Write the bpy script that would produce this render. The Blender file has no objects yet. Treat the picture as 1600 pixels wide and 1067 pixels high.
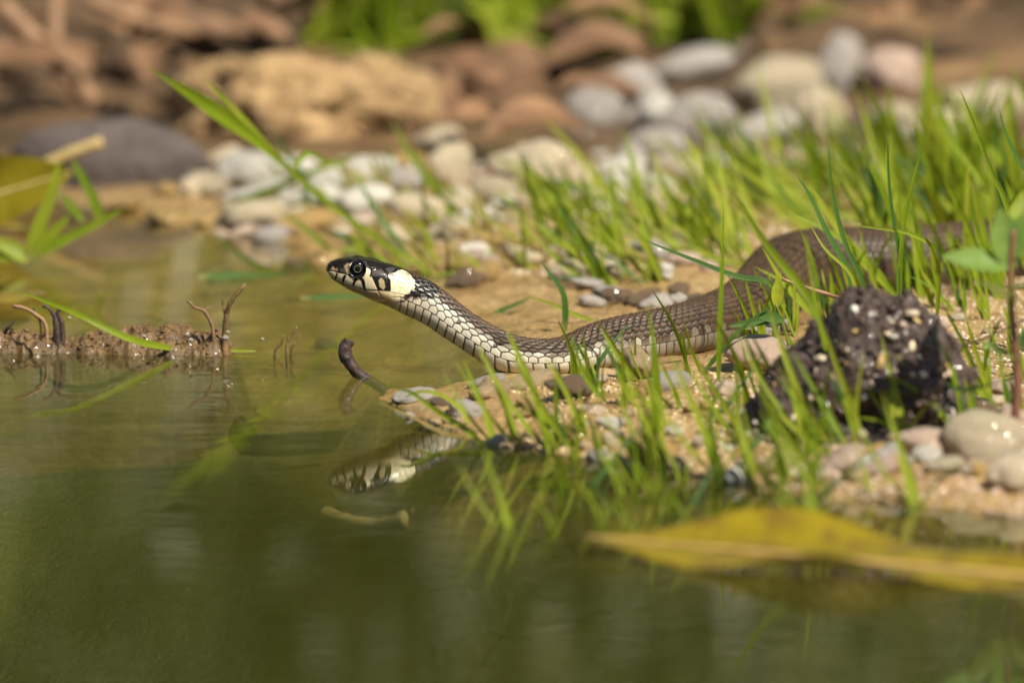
import bpy, bmesh, math, random
import numpy as np
from mathutils import Vector, Matrix

random.seed(7); rng = np.random.default_rng(7)
scene = bpy.context.scene
R = math.radians

# ------------------------------------------------------------------ camera
PITCH, DIST, U = R(8.0), 2.0, 0.00016          # looking 8 deg down from 2 m, 0.16 mm per photo pixel in focus
cp, sp = math.cos(PITCH), math.sin(PITCH)
AIM = np.array([0.0, 0.0, 0.0084])
CAM = AIM + DIST * np.array([0.0, -cp, sp])
cam_data = bpy.data.cameras.new('camera'); cam = bpy.data.objects.new('camera', cam_data)
scene.collection.objects.link(cam); scene.camera = cam
cam.location = CAM; cam.rotation_euler = (math.pi / 2 - PITCH, 0, 0)
cam_data.sensor_width = 36.0; cam_data.lens = 36.0 * DIST / (1600 * U)
cam_data.clip_start = 0.05; cam_data.clip_end = 200
cam_data.dof.use_dof = True; cam_data.dof.focus_distance = DIST - 0.004
cam_data.dof.aperture_fstop = cam_data.lens / 22.0

# ------------------------------------------------------------------ sky, sun, exposure
SUN_DIR = Vector((0.44, -0.50, 0.78)).normalized()
world = bpy.data.worlds.new('World'); scene.world = world; world.use_nodes = True
wn = world.node_tree.nodes; wl = world.node_tree.links
sky = wn.new('ShaderNodeTexSky'); sky.sky_type = 'NISHITA'; sky.sun_disc = False
sky.sun_elevation = math.asin(SUN_DIR.z); sky.sun_rotation = math.atan2(SUN_DIR.x, SUN_DIR.y)
wl.new(sky.outputs[0], wn['Background'].inputs[0]); wn['Background'].inputs[1].default_value = 0.05
sun_d = bpy.data.lights.new('sun', 'SUN'); sun_d.energy = 4.9; sun_d.angle = R(0.53); sun_d.color = (1.0, 0.925, 0.79)
sun = bpy.data.objects.new('sun', sun_d); scene.collection.objects.link(sun)
sun.rotation_euler = SUN_DIR.to_track_quat('Z', 'Y').to_euler()
vs = scene.view_settings; vs.view_transform = 'Standard'; vs.look = 'None'; vs.exposure = 0.58; vs.gamma = 1.0
cy = scene.cycles
cy.use_denoising = True; cy.denoising_input_passes = 'RGB'
try: cy.denoiser = 'OPENIMAGEDENOISE'
except Exception: pass
cy.max_bounces = 7; cy.transparent_max_bounces = 10; cy.diffuse_bounces = 3; cy.glossy_bounces = 3
cy.transmission_bounces = 4; cy.caustics_reflective = False; cy.caustics_refractive = False
cy.sample_clamp_indirect = 4.0; cy.sample_clamp_direct = 60.0

# ------------------------------------------------------------------ layout helpers
def ray(px, py):
    a = (px - 800) * U / DIST; b = (533.5 - py) * U / DIST
    return np.array([a, cp + b * sp, -sp + b * cp])
def at(px, py, Y):                              # the point seen at a photo pixel, Y metres behind the focus plane
    d = ray(px, py); t = (Y - CAM[1]) / d[1]
    return CAM + d * t
def on(px, py, z=0.0):
    d = ray(px, py); t = (z - CAM[2]) / d[2]
    return CAM + d * t
def project(P):
    q = P - CAM
    depth = q[..., 1] * cp - q[..., 2] * sp
    upc = q[..., 1] * sp + q[..., 2] * cp
    return 800 + q[..., 0] / depth * DIST / U, 533.5 - upc / depth * DIST / U
def mpp(Y): return U * (DIST + Y) / DIST        # metres per pixel at depth Y
def sstep(a, b, x):
    t = np.clip((x - a) / (b - a), 0, 1); return t * t * (3 - 2 * t)

def _hash(i, j, k, seed):
    n = (i * 374761393 + j * 668265263 + k * 2147483647 + seed * 974711) & 0xffffffff
    n = ((n ^ (n >> 13)) * 1274126177) & 0xffffffff
    n = ((n ^ (n >> 15)) * 2246822519) & 0xffffffff
    return ((n ^ (n >> 16)) & 0xffffff) / float(0xffffff)
def vnoise(P, seed=0):
    P = np.asarray(P, float); i = np.floor(P).astype(np.int64); f = P - i; f = f * f * f * (f * (f * 6 - 15) + 10)
    out = 0
    for a in (0, 1):
        for b in (0, 1):
            for c in (0, 1):
                w = (f[..., 0] if a else 1 - f[..., 0]) * (f[..., 1] if b else 1 - f[..., 1]) * (f[..., 2] if c else 1 - f[..., 2])
                out = out + w * _hash(i[..., 0] + a, i[..., 1] + b, i[..., 2] + c, seed)
    return out * 2 - 1
def fbm(P, octaves=4, seed=0, gain=0.5):
    P = np.asarray(P, float); s = 0; a = 1.0; tot = 0
    for o in range(octaves):
        s = s + a * vnoise(P * (2.03 ** o) + o * 17.3, seed + o); tot += a; a *= gain
    return s / tot

# ------------------------------------------------------------------ object helpers
def link(o): scene.collection.objects.link(o); return o
def mesh_obj(name, verts, faces, mat=None, parent=None, smooth=True, data=None):
    me = data
    if me is None:
        me = bpy.data.meshes.new(name)
        if isinstance(faces, np.ndarray):
            n = faces.shape[1]; verts = np.asarray(verts, np.float32)
            me.vertices.add(len(verts)); me.vertices.foreach_set('co', verts.ravel())
            me.loops.add(faces.size); me.loops.foreach_set('vertex_index', faces.ravel().astype(np.int32))
            me.polygons.add(len(faces)); me.polygons.foreach_set('loop_start', np.arange(0, faces.size, n, dtype=np.int32))
            me.update(calc_edges=True)
        else:
            me.from_pydata([tuple(v) for v in verts], [], faces)
        if smooth: me.polygons.foreach_set('use_smooth', [True] * len(me.polygons))
        if mat: me.materials.append(mat)
    o = link(bpy.data.objects.new(name, me))
    if parent: o.parent = parent
    return o
def tag(o, label=None, cat=None, group=None, kind=None):
    if label: o['label'] = label
    if cat: o['category'] = cat
    if group: o['group'] = group
    if kind: o['kind'] = kind
    return o
def empty(name, loc=(0, 0, 0)):
    o = link(bpy.data.objects.new(name, None)); o.location = loc; o.empty_display_size = 0.005; return o
def grid_faces(n, m, wrap=False):
    i = np.arange(n - 1)[:, None]; mm = m if wrap else m - 1
    j = np.arange(mm)[None, :]; j2 = (j + 1) % m
    f = np.stack([i * m + j, i * m + j2, (i + 1) * m + j2, (i + 1) * m + j], -1)
    return f.reshape(-1, 4)
def spline(P, n):
    P = np.asarray(P, float)
    if len(P) == 2: P = np.stack([P[0], (P[0] + P[1]) / 2, P[1]])
    d = np.concatenate([[0], np.cumsum(np.linalg.norm(np.diff(P, axis=0), axis=1) ** 0.5 + 1e-9)])
    return hermite(d, P, np.linspace(0, d[-1], n))
def hermite(x, Y, q):
    x = np.asarray(x, float); Y = np.asarray(Y, float); flat = Y.ndim == 1
    if flat: Y = Y[:, None]
    m = np.zeros_like(Y); h = np.diff(x)[:, None]; s = np.diff(Y, axis=0) / h
    m[1:-1] = (s[:-1] * h[1:] + s[1:] * h[:-1]) / (h[1:] + h[:-1]); m[0] = s[0]; m[-1] = s[-1]
    i = np.clip(np.searchsorted(x, q) - 1, 0, len(x) - 2); hh = (x[i + 1] - x[i]); t = ((q - x[i]) / hh)[:, None]; hh = hh[:, None]
    out = (2*t**3-3*t**2+1)*Y[i] + (t**3-2*t**2+t)*hh*m[i] + (-2*t**3+3*t**2)*Y[i+1] + (t**3-t**2)*hh*m[i+1]
    return out[:, 0] if flat else out

# ------------------------------------------------------------------ materials
def nodes(m):
    m.use_nodes = True; return m.node_tree.nodes, m.node_tree.links
def ramp(n, l, src, stops, interp='LINEAR'):
    r = n.new('ShaderNodeValToRGB'); r.color_ramp.interpolation = interp
    e = r.color_ramp.elements
    while len(e) < len(stops): e.new(0.5)
    for k, (p, c) in enumerate(stops):
        e[k].position = p; e[k].color = (c[0], c[1], c[2], 1) if hasattr(c, '__len__') else (c, c, c, 1)
    l.new(src, r.inputs[0]); return r.outputs[0]
def noise_tex(n, l, vec, scale, detail=4, rough=0.55, dist=0.0):
    t = n.new('ShaderNodeTexNoise'); t.inputs['Scale'].default_value = scale; t.inputs['Detail'].default_value = detail
    t.inputs['Roughness'].default_value = rough; t.inputs['Distortion'].default_value = dist
    if vec is not None: l.new(vec, t.inputs['Vector'])
    return t.outputs['Fac']
def mixc(n, l, fac, a, b, mode='MIX'):
    x = n.new('ShaderNodeMix'); x.data_type = 'RGBA'; x.blend_type = mode
    for s, v in ((x.inputs[0], fac), (x.inputs[6], a), (x.inputs[7], b)):
        if isinstance(v, bpy.types.NodeSocket): l.new(v, s)
        elif hasattr(v, '__len__'): s.default_value = (v[0], v[1], v[2], 1)
        else: s.default_value = v
    return x.outputs[2]
def math_n(n, l, op, a, b=0.0, clamp=False):
    x = n.new('ShaderNodeMath'); x.operation = op; x.use_clamp = clamp
    for s, v in ((x.inputs[0], a), (x.inputs[1], b)):
        if isinstance(v, bpy.types.NodeSocket): l.new(v, s)
        else: s.default_value = v
    return x.outputs[0]
def bump(n, l, h, strength, dist, normal=None):
    b = n.new('ShaderNodeBump'); b.inputs['Strength'].default_value = strength; b.inputs['Distance'].default_value = dist
    l.new(h, b.inputs['Height'])
    if normal is not None: l.new(normal, b.inputs['Normal'])
    return b.outputs[0]

def stone_mat(name, c1, c2, rough=0.45, coat=0.0, scale=160, bumpd=0.0006, coat_rough=0.06):
    """mineral / earth: two-tone mottling, per-object shade, grain relief, optional wet film"""
    m = bpy.data.materials.new(name); n, l = nodes(m); b = n['Principled BSDF']
    tc = n.new('ShaderNodeTexCoord'); oi = n.new('ShaderNodeObjectInfo')
    off = n.new('ShaderNodeVectorMath'); off.operation = 'ADD'; l.new(tc.outputs['Object'], off.inputs[0])
    cx = n.new('ShaderNodeCombineXYZ'); l.new(oi.outputs['Random'], cx.inputs[0]); l.new(oi.outputs['Random'], cx.inputs[2]); l.new(cx.outputs[0], off.inputs[1])
    v = off.outputs[0]
    f = noise_tex(n, l, v, scale, 6, 0.62); f2 = noise_tex(n, l, v, scale * 6, 4, 0.6)
    col = ramp(n, l, f, [(0.34, c1), (0.66, c2)])
    col = mixc(n, l, 0.55, col, ramp(n, l, f2, [(0.3, 0.72), (0.7, 1.3)]), 'MULTIPLY')
    vr = n.new('ShaderNodeMapRange'); l.new(oi.outputs['Random'], vr.inputs[0]); vr.inputs[3].default_value = 0.78; vr.inputs[4].default_value = 1.18
    hsv = n.new('ShaderNodeHueSaturation'); l.new(col, hsv.inputs['Color']); l.new(vr.outputs[0], hsv.inputs['Value'])
    l.new(hsv.outputs[0], b.inputs['Base Color'])
    b.inputs['Roughness'].default_value = rough
    b.inputs['Coat Weight'].default_value = coat; b.inputs['Coat Roughness'].default_value = coat_rough
    h = math_n(n, l, 'ADD', f, math_n(n, l, 'MULTIPLY', f2, 0.4))
    l.new(bump(n, l, h, 0.8, bumpd), b.inputs['Normal'])
    return m

def leaf_mat(name, c1, c2, trans=0.42, rough=0.38, tip=None, length_attr=True):
    """thin leaf: diffuse + light coming through + waxy gloss; fine veins along its length"""
    m = bpy.data.materials.new(name); n, l = nodes(m); n.remove(n['Principled BSDF']); out = n['Material Output']
    oi = n.new('ShaderNodeObjectInfo'); tc = n.new('ShaderNodeTexCoord')
    uv = n.new('ShaderNodeUVMap')
    sep = n.new('ShaderNodeSeparateXYZ'); l.new(uv.outputs[0], sep.inputs[0])
    col = mixc(n, l, oi.outputs['Random'], c1, c2)
    blot = noise_tex(n, l, tc.outputs['Object'], 90, 3)
    col = mixc(n, l, 0.6, col, ramp(n, l, blot, [(0.3, 0.65), (0.7, 1.2)]), 'MULTIPLY')
    veins = n.new('ShaderNodeTexWave'); veins.bands_direction = 'X'; veins.inputs['Scale'].default_value = 2.2
    l.new(uv.outputs[0], veins.inputs['Vector'])
    col = mixc(n, l, 0.22, col, ramp(n, l, veins.outputs['Fac'], [(0.2, 0.6), (0.8, 1.15)]), 'MULTIPLY')
    base = ramp(n, l, sep.outputs[1], [(0.0, 1.0), (0.16, 0.0)])
    col = mixc(n, l, math_n(n, l, 'MULTIPLY', base, 0.6), col, (0.36, 0.32, 0.10))
    if tip: col = mixc(n, l, ramp(n, l, sep.outputs[1], [(0.86, 0.0), (0.97, 1.0)]), col, tip)
    d = n.new('ShaderNodeBsdfDiffuse'); t = n.new('ShaderNodeBsdfTranslucent'); g = n.new('ShaderNodeBsdfGlossy')
    l.new(col, d.inputs[0]); g.inputs['Roughness'].default_value = rough
    l.new(mixc(n, l, 1.0, col, (1.25, 1.2, 0.55), 'MULTIPLY'), t.inputs[0])
    m1 = n.new('ShaderNodeMixShader'); m1.inputs[0].default_value = trans; l.new(d.outputs[0], m1.inputs[1]); l.new(t.outputs[0], m1.inputs[2])
    fr = n.new('ShaderNodeFresnel'); fr.inputs[0].default_value = 1.4
    m2 = n.new('ShaderNodeMixShader'); l.new(math_n(n, l, 'MULTIPLY', fr.outputs[0], 0.55), m2.inputs[0]); l.new(m1.outputs[0], m2.inputs[1]); l.new(g.outputs[0], m2.inputs[2])
    nb = bump(n, l, veins.outputs['Fac'], 0.25, 0.0002)
    l.new(nb, d.inputs['Normal']); l.new(nb, g.inputs['Normal'])
    l.new(m2.outputs[0], out.inputs[0])
    return m

def spotted_leaf(name, c1, c2, trans=0.3):
    m = leaf_mat(name, c1, c2, trans=trans); n, l = m.node_tree.nodes, m.node_tree.links
    tc = n.new('ShaderNodeTexCoord'); sp_ = ramp(n, l, noise_tex(n, l, tc.outputs['Object'], 130, 5, 0.65, 0.6), [(0.46, 0.0), (0.62, 1.0)])
    for t in ('BSDF_DIFFUSE', 'BSDF_TRANSLUCENT'):
        nd = [x for x in n if x.type == t][0]; src = nd.inputs[0].links[0].from_socket
        l.new(mixc(n, l, math_n(n, l, 'MULTIPLY', sp_, 0.75), src, (0.17, 0.10, 0.02)), nd.inputs[0])
    return m
M = {}
M['grass_mid'] = leaf_mat('grass_mid', (0.15, 0.245, 0.008), (0.27, 0.37, 0.018))
M['grass_light'] = leaf_mat('grass_light', (0.27, 0.36, 0.018), (0.38, 0.44, 0.042))
M['grass_dark'] = leaf_mat('grass_dark', (0.045, 0.11, 0.02), (0.085, 0.17, 0.03), trans=0.3)
M['grass_dry'] = leaf_mat('grass_dry', (0.36, 0.27, 0.08), (0.45, 0.33, 0.13), trans=0.3)
M['grass_pink'] = leaf_mat('grass_pink', (0.50, 0.30, 0.22), (0.55, 0.34, 0.26), trans=0.2)
M['yellow_leaf'] = spotted_leaf('yellow_leaf', (0.31, 0.235, 0.012), (0.34, 0.25, 0.015), trans=0.3)
M['olive_leaf'] = leaf_mat('olive_leaf', (0.20, 0.17, 0.008), (0.24, 0.20, 0.012), trans=0.3)
M['herb_leaf'] = leaf_mat('herb_leaf', (0.20, 0.33, 0.06), (0.28, 0.42, 0.10), trans=0.45)
M['bush_dark'] = leaf_mat('bush_dark', (0.05, 0.11, 0.014), (0.08, 0.15, 0.022), trans=0.3, rough=0.9)
M['bush_olive'] = leaf_mat('bush_olive', (0.20, 0.26, 0.022), (0.29, 0.34, 0.035), trans=0.35, rough=0.9)
M['cream'] = stone_mat('cream_stone', (0.50, 0.40, 0.25), (0.68, 0.58, 0.41), 0.5, 0.15)
M['white'] = stone_mat('white_stone', (0.56, 0.53, 0.45), (0.74, 0.70, 0.60), 0.5, 0.2)
M['grey'] = stone_mat('grey_stone', (0.36, 0.32, 0.28), (0.54, 0.49, 0.43), 0.55, 0.1)
M['ochre'] = stone_mat('ochre_stone', (0.40, 0.25, 0.07), (0.55, 0.37, 0.14), 0.4, 0.6)
M['pink'] = stone_mat('pink_stone', (0.50, 0.36, 0.26), (0.62, 0.47, 0.37), 0.42, 0.4)
M['brown'] = stone_mat('brown_stone', (0.13, 0.08, 0.045), (0.24, 0.16, 0.09), 0.35, 0.7)
M['sandstone'] = stone_mat('sandstone', (0.44, 0.30, 0.14), (0.62, 0.47, 0.27), 0.5, 0.5, 220, 0.001)
M['clay'] = stone_mat('dry_clay', (0.17, 0.095, 0.035), (0.52, 0.35, 0.17), 0.9, 0.0, 95, 0.006)
M['earth'] = stone_mat('brown_earth', (0.035, 0.020, 0.010), (0.14, 0.08, 0.036), 0.9, 0.0, 70, 0.004)
M['slab'] = stone_mat('slab', (0.055, 0.040, 0.034), (0.105, 0.082, 0.072), 0.85, 0.0, 70, 0.003)
M['soil'] = stone_mat('wet_dark_soil', (0.020, 0.010, 0.007), (0.072, 0.041, 0.028), 0.6, 0.45, 420, 0.0006, 0.12)
M['soil_wet'] = stone_mat('glistening_soil', (0.020, 0.010, 0.007), (0.072, 0.041, 0.028), 0.6, 0.5, 420, 0.0006, 0.13)
M['pink_wet'] = stone_mat('wet_pink_grit', (0.46, 0.31, 0.20), (0.62, 0.46, 0.34), 0.5, 1.0, 160, 0.0006, 0.15)
M['cream_wet'] = stone_mat('wet_cream_grit', (0.46, 0.36, 0.22), (0.62, 0.52, 0.36), 0.5, 1.0, 160, 0.0006, 0.15)
M['sand_wet'] = stone_mat('wet_golden_sand', (0.42, 0.29, 0.12), (0.60, 0.45, 0.24), 0.5, 1.0, 160, 0.0006, 0.15)
M['mud'] = stone_mat('wet_mud', (0.085, 0.046, 0.014), (0.22, 0.13, 0.043), 0.55, 0.25, 300, 0.0008)
M['bark'] = stone_mat('wet_bark', (0.022, 0.012, 0.009), (0.065, 0.034, 0.023), 0.5, 0.4, 500, 0.0006)
M['red_bark'] = stone_mat('reddish_bark', (0.13, 0.045, 0.025), (0.23, 0.10, 0.055), 0.5, 0.3, 400, 0.0005)
M['dry_wood'] = stone_mat('dry_wood', (0.22, 0.12, 0.06), (0.36, 0.21, 0.11), 0.7, 0.0, 120, 0.001)
M['pale_wood'] = stone_mat('pale_wood', (0.48, 0.34, 0.12), (0.60, 0.46, 0.20), 0.6, 0.1, 120, 0.0008)
M['litter'] = stone_mat('leaf_litter', (0.10, 0.048, 0.020), (0.26, 0.14, 0.065), 0.7, 0.0, 60, 0.002)

# ------------------------------------------------------------------ the snake's course (needed by the ground)
# pairs of photo pixels: back line (T) and belly line (B), depth Y
TB = [((509.3,420),(509.6,422.5),0),((511,415),(512,427),0),((515,410),(517,434),0),((522,406.3),(526,440.5),0),((532,403.8),(538,448),0),
      ((545,402.8),(550,454.5),0),((560,403),(563,460),0),((577,405),(577,467),0),((595,409),(590,472),0),((615,414.5),(606,478),0),
      ((635,422),(620,485),0),((655,431.5),(635,493),0),((675,442),(651,500),0),((695,456),(667,508.5),0),((714,471.5),(686,522),0),
      ((735,488),(710,537.5),0),((758,502.5),(737,555.5),0),((779,514),(764,573),0),((800,523),(790,583),0),((821,528.5),(818,585),0.001),
      ((845,531),(846,586),0.002),((868,530),(873,586),0.004),((892,522),(902,584),0.007),((920,509),(932,579),0.011),((955,498),(965,573),0.016),
      ((995,490),(1003,567),0.021),((1035,482),(1043,560),0.026),((1072,473),(1082,553),0.033)]
HALFW = [0.0007,0.0019,0.0028,0.0036,0.0043,0.0049,0.0054,0.0060,0.0064,0.0063,0.0058,0.0053,0.0050,0.0049,0.0049,0.0049,0.0050,0.0051,0.0052,0.0053,
         0.0053,0.0054,0.0056,0.0058,0.0060,0.0062,0.0064,0.0067]
st_c, st_u, st_w = [], [], []
for (t, b, Y), w in zip(TB, HALFW):
    T, B = at(t[0], t[1], Y), at(b[0], b[1], Y)
    st_c.append((T + B) / 2); st_u.append((T - B) / 2); st_w.append(w)
for px, py, Y, r in [(1114,503,0.045,0.0070),(1152,489,0.060,0.0076),(1188,467,0.080,0.0084),(1212,442,0.102,0.0091),(1240,421,0.120,0.0095),(1290,413,0.131,0.0097),(1350,412,0.137,0.0096),
                     (1425,410,0.142,0.0094),(1510,399,0.152,0.0091),(1620,388,0.168,0.0085),(1760,385,0.176,0.0075),(1920,390,0.176,0.006),(2090,400,0.172,0.0042),(2230,402,0.172,0.0025),(2330,404,0.174,0.0008)]:
    c = at(px, py, Y); st_c.append(c); st_u.append(np.array([0, 0, r])); st_w.append(r * 1.04)
st_c, st_u, st_w = np.array(st_c), np.array(st_u), np.array(st_w)
SN_BELLY = (st_c - st_u)[18:]                   # where it lies on the ground

# ------------------------------------------------------------------ ground, bed and bank: one sheet
shore_px = [(2600,800),(1900,815),(1600,805),(1450,790),(1300,776),(1180,765),(1060,745),(950,728),(860,712),(760,700),(690,680),(640,655),(600,634),(575,622),
            (600,609),(660,603),(720,597),(770,592),(796,584),(812,555),(790,520),(730,492),(670,462),(600,425),(540,398),(470,384),(390,366),(300,344),(200,326),(60,316),(-150,318),(-600,330),(-2500,420)]
shore = [on(x, y)[:2] for x, y in shore_px]
LAND = np.array(shore + [np.array([-12.0, -0.05]), np.array([-14.0, 14.0]), np.array([14.0, 14.0]), np.array([14.0, -0.3])])
def sdist(x, y, poly):
    d = np.full(x.shape, 1e9); inside = np.zeros(x.shape, bool); n = len(poly)
    for i in range(n):
        a, b = poly[i], poly[(i + 1) % n]; e = b - a
        wx, wy = x - a[0], y - a[1]; t = np.clip((wx * e[0] + wy * e[1]) / (e @ e), 0, 1)
        d = np.minimum(d, np.hypot(wx - e[0] * t, wy - e[1] * t))
        c = ((a[1] > y) != (b[1] > y)) & (x < (b[0] - a[0]) * (y - a[1]) / (b[1] - a[1] + 1e-12) + a[0])
        inside ^= c
    return np.where(inside, d, -d)
def height(x, y):
    x = np.asarray(x, float); y = np.asarray(y, float)
    P = np.stack([x, y, np.zeros_like(x)], -1)
    wob = 0.010 * fbm(P * 22, 3, 5) * sstep(0.0, 0.03, np.hypot(x + 0.02, y))
    sd = sdist(x, y, LAND) + wob
    lp = np.maximum(sd, 0); lm = np.minimum(sd, 0)
    z = 0.0055 * (1 - np.exp(-lp / 0.05))
    deep = sstep(0.10, -0.16, y)
    z = z - 0.0085 * (1 - np.exp(lm / 0.045)) - deep * 0.16 * (1 - np.exp(lm / 0.07))
    z = z + 0.055 * sstep(0.56, 1.0, y) + 0.20 * sstep(0.9, 2.2, y) + 1.9 * sstep(2.4, 6.5, y)
    near = np.exp(-np.maximum(y, 0) * 0.5)
    rough = 0.0020 * fbm(P * 60, 4, 9) + 0.0013 * (0.5 - np.abs(fbm(P * 130, 3, 25))) + 0.0008 * fbm(P * 300, 3, 21)
    far = sstep(0.35, 0.9, y)
    z = z + rough * (0.5 + 0.5 * sstep(-0.01, 0.02, sd)) * near + far * 0.012 * fbm(P * 14, 4, 33) + sstep(1.0, 2.5, y) * 0.06 * fbm(P * 3, 3, 40)
    # the snake presses its belly into the mud
    best = np.full(x.shape, 1e9); zb = np.zeros_like(x)
    for a, b in zip(SN_BELLY[:-1], SN_BELLY[1:]):
        e = (b - a)[:2]; wx, wy = x - a[0], y - a[1]; t = np.clip((wx * e[0] + wy * e[1]) / (e @ e), 0, 1)
        d = np.hypot(wx - e[0] * t, wy - e[1] * t); m = d < best
        best = np.where(m, d, best); zb = np.where(m, a[2] + (b[2] - a[2]) * t, zb)
    w = np.exp(-(best / 0.011) ** 2)
    z = z * (1 - w) + (zb + 0.0006 + 0.25 * rough) * w
    return z
def gz(x, y): return float(height(np.array([x]), np.array([y]))[0])
def ground(px, py):                             # where the line of sight meets the ground or, over the pond, the water
    d = ray(px, py); t = np.linspace(1.3, 4.0, 700); P = CAM + t[:, None] * d
    below = P[:, 2] < np.maximum(height(P[:, 0], P[:, 1]), -1.0)
    k = int(np.argmax(below)) if below.any() else len(t) - 1
    return P[k]
def axis(segs):
    out = [segs[0][0]]
    for a, b, s in segs:
        n = max(1, int(round((b - a) / s))); out += list(a + (b - a) * np.arange(1, n + 1) / n)
    return np.array(out)
xs = axis([(-14, -4, 1.0), (-4, -1, 0.25), (-1, -0.4, 0.04), (-0.4, -0.19, 0.007), (-0.19, 0.19, 0.0017), (0.19, 0.4, 0.007), (0.4, 1, 0.04), (1, 4, 0.25), (4, 14, 1.0)])
ys = axis([(-10, -2, 0.8), (-2, -0.6, 0.1), (-0.6, -0.3, 0.012), (-0.3, 0.36, 0.002), (0.36, 0.9, 0.005), (0.9, 1.6, 0.02), (1.6, 4, 0.1), (4, 14, 0.7)])
GX, GY = np.meshgrid(xs, ys, indexing='ij')
GZ = height(GX, GY)
gm = bpy.data.materials.new('shore_ground'); n, l = nodes(gm); b = n['Principled BSDF']
geo = n.new('ShaderNodeNewGeometry'); sep = n.new('ShaderNodeSeparateXYZ'); l.new(geo.outputs['Position'], sep.inputs[0])
pos = geo.outputs['Position']
f1 = noise_tex(n, l, pos, 55, 6, 0.6); f2 = noise_tex(n, l, pos, 420, 5, 0.6); f3 = noise_tex(n, l, pos, 1500, 3, 0.6)
mud = ramp(n, l, f1, [(0.30, (0.30, 0.18, 0.062)), (0.50, (0.40, 0.255, 0.10)), (0.70, (0.50, 0.345, 0.16))])
mud = mixc(n, l, 0.7, mud, ramp(n, l, f2, [(0.28, (0.45, 0.42, 0.36)), (0.5, 1.0), (0.72, 1.3)]), 'MULTIPLY')
bedc = ramp(n, l, f1, [(0.32, (0.12, 0.08, 0.016)), (0.44, (0.32, 0.20, 0.045)), (0.56, (0.46, 0.29, 0.075)), (0.68, (0.66, 0.45, 0.15))])
bedc = mixc(n, l, 0.6, bedc, ramp(n, l, f2, [(0.3, 0.5), (0.5, 1.0), (0.7, 1.25)]), 'MULTIPLY')
zr = n.new('ShaderNodeMapRange'); l.new(sep.outputs[2], zr.inputs[0]); zr.inputs[1].default_value = -0.028; zr.inputs[2].default_value = -0.007
col = mixc(n, l, zr.outputs[0], (0.020, 0.032, 0.005), bedc)                      # deep bed painted dark green, standing in for light lost in deep water
wr = n.new('ShaderNodeMapRange'); l.new(sep.outputs[2], wr.inputs[0]); wr.inputs[1].default_value = -0.0012; wr.inputs[2].default_value = 0.001
col = mixc(n, l, wr.outputs[0], col, mud)
yr = n.new('ShaderNodeMapRange'); l.new(math_n(n, l, 'ADD', sep.outputs[1], math_n(n, l, 'MULTIPLY', f1, 0.22)), yr.inputs[0]); yr.inputs[1].default_value = 0.46; yr.inputs[2].default_value = 0.56
bank = ramp(n, l, noise_tex(n, l, pos, 20, 5), [(0.34, (0.05, 0.028, 0.012)), (0.55, (0.14, 0.078, 0.033)), (0.68, (0.28, 0.165, 0.07))])
col = mixc(n, l, yr.outputs[0], col, bank)
gr = n.new('ShaderNodeMapRange'); l.new(sep.outputs[1], gr.inputs[0]); gr.inputs[1].default_value = 1.0; gr.inputs[2].default_value = 1.3
col = mixc(n, l, gr.outputs[0], col, ramp(n, l, noise_tex(n, l, pos, 9, 4), [(0.35, (0.12, 0.16, 0.018)), (0.65, (0.22, 0.27, 0.035))]))
l.new(col, b.inputs['Base Color'])
rr = n.new('ShaderNodeMapRange'); l.new(sep.outputs[2], rr.inputs[0]); rr.inputs[1].default_value = 0.001; rr.inputs[2].default_value = 0.012; rr.inputs[3].default_value = 0.34; rr.inputs[4].default_value = 0.75
l.new(rr.outputs[0], b.inputs['Roughness'])
h = math_n(n, l, 'ADD', math_n(n, l, 'MULTIPLY', f2, 1.0), math_n(n, l, 'MULTIPLY', f3, 0.35))
l.new(bump(n, l, h, 1.0, 0.0016), b.inputs['Normal'])
b.inputs['Coat Roughness'].default_value = 0.12
cw = n.new('ShaderNodeMapRange'); l.new(sep.outputs[2], cw.inputs[0]); cw.inputs[1].default_value = 0.012; cw.inputs[2].default_value = 0.002; cw.inputs[3].default_value = 0.0; cw.inputs[4].default_value = 0.45
l.new(cw.outputs[0], b.inputs['Coat Weight']); l.new(bump(n, l, noise_tex(n, l, pos, 260, 3), 0.9, 0.0012), b.inputs['Coat Normal'])
go = mesh_obj('ground', np.stack([GX, GY, GZ], -1).reshape(-1, 3), grid_faces(len(xs), len(ys)), gm); tag(go, kind='structure')

# ------------------------------------------------------------------ water
wm = bpy.data.materials.new('pond_water'); n, l = nodes(wm); n.remove(n['Principled BSDF']); out = n['Material Output']
geo = n.new('ShaderNodeNewGeometry')
mp = n.new('ShaderNodeMapping'); mp.vector_type = 'POINT'; l.new(geo.outputs['Position'], mp.inputs[0])
mp.inputs['Scale'].default_value = (1.0, 2.6, 1.0); mp.inputs['Rotation'].default_value = (0, 0, R(4))
r1 = noise_tex(n, l, mp.outputs[0], 26, 2, 0.45, 0.3); r2 = noise_tex(n, l, mp.outputs[0], 85, 2, 0.5, 0.2)
hh = math_n(n, l, 'ADD', r1, math_n(n, l, 'MULTIPLY', r2, 0.16))
mp2 = n.new('ShaderNodeMapping'); l.new(geo.outputs['Position'], mp2.inputs[0]); mp2.inputs['Scale'].default_value = (0.05, 1.0, 1.0); mp2.inputs['Rotation'].default_value = (0, 0, R(-3))
hh = math_n(n, l, 'ADD', hh, math_n(n, l, 'MULTIPLY', noise_tex(n, l, mp2.outputs[0], 190, 3, 0.6, 0.4), 0.36))
pm_ = noise_tex(n, l, geo.outputs['Position'], 7, 2); hh = math_n(n, l, 'MULTIPLY', hh, ramp(n, l, pm_, [(0.35, 0.35), (0.7, 1.6)]))
nb = bump(n, l, hh, 1.0, 0.00007)
tr = n.new('ShaderNodeBsdfTransparent'); tr.inputs[0].default_value = (0.95, 0.96, 0.86, 1)
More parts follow.
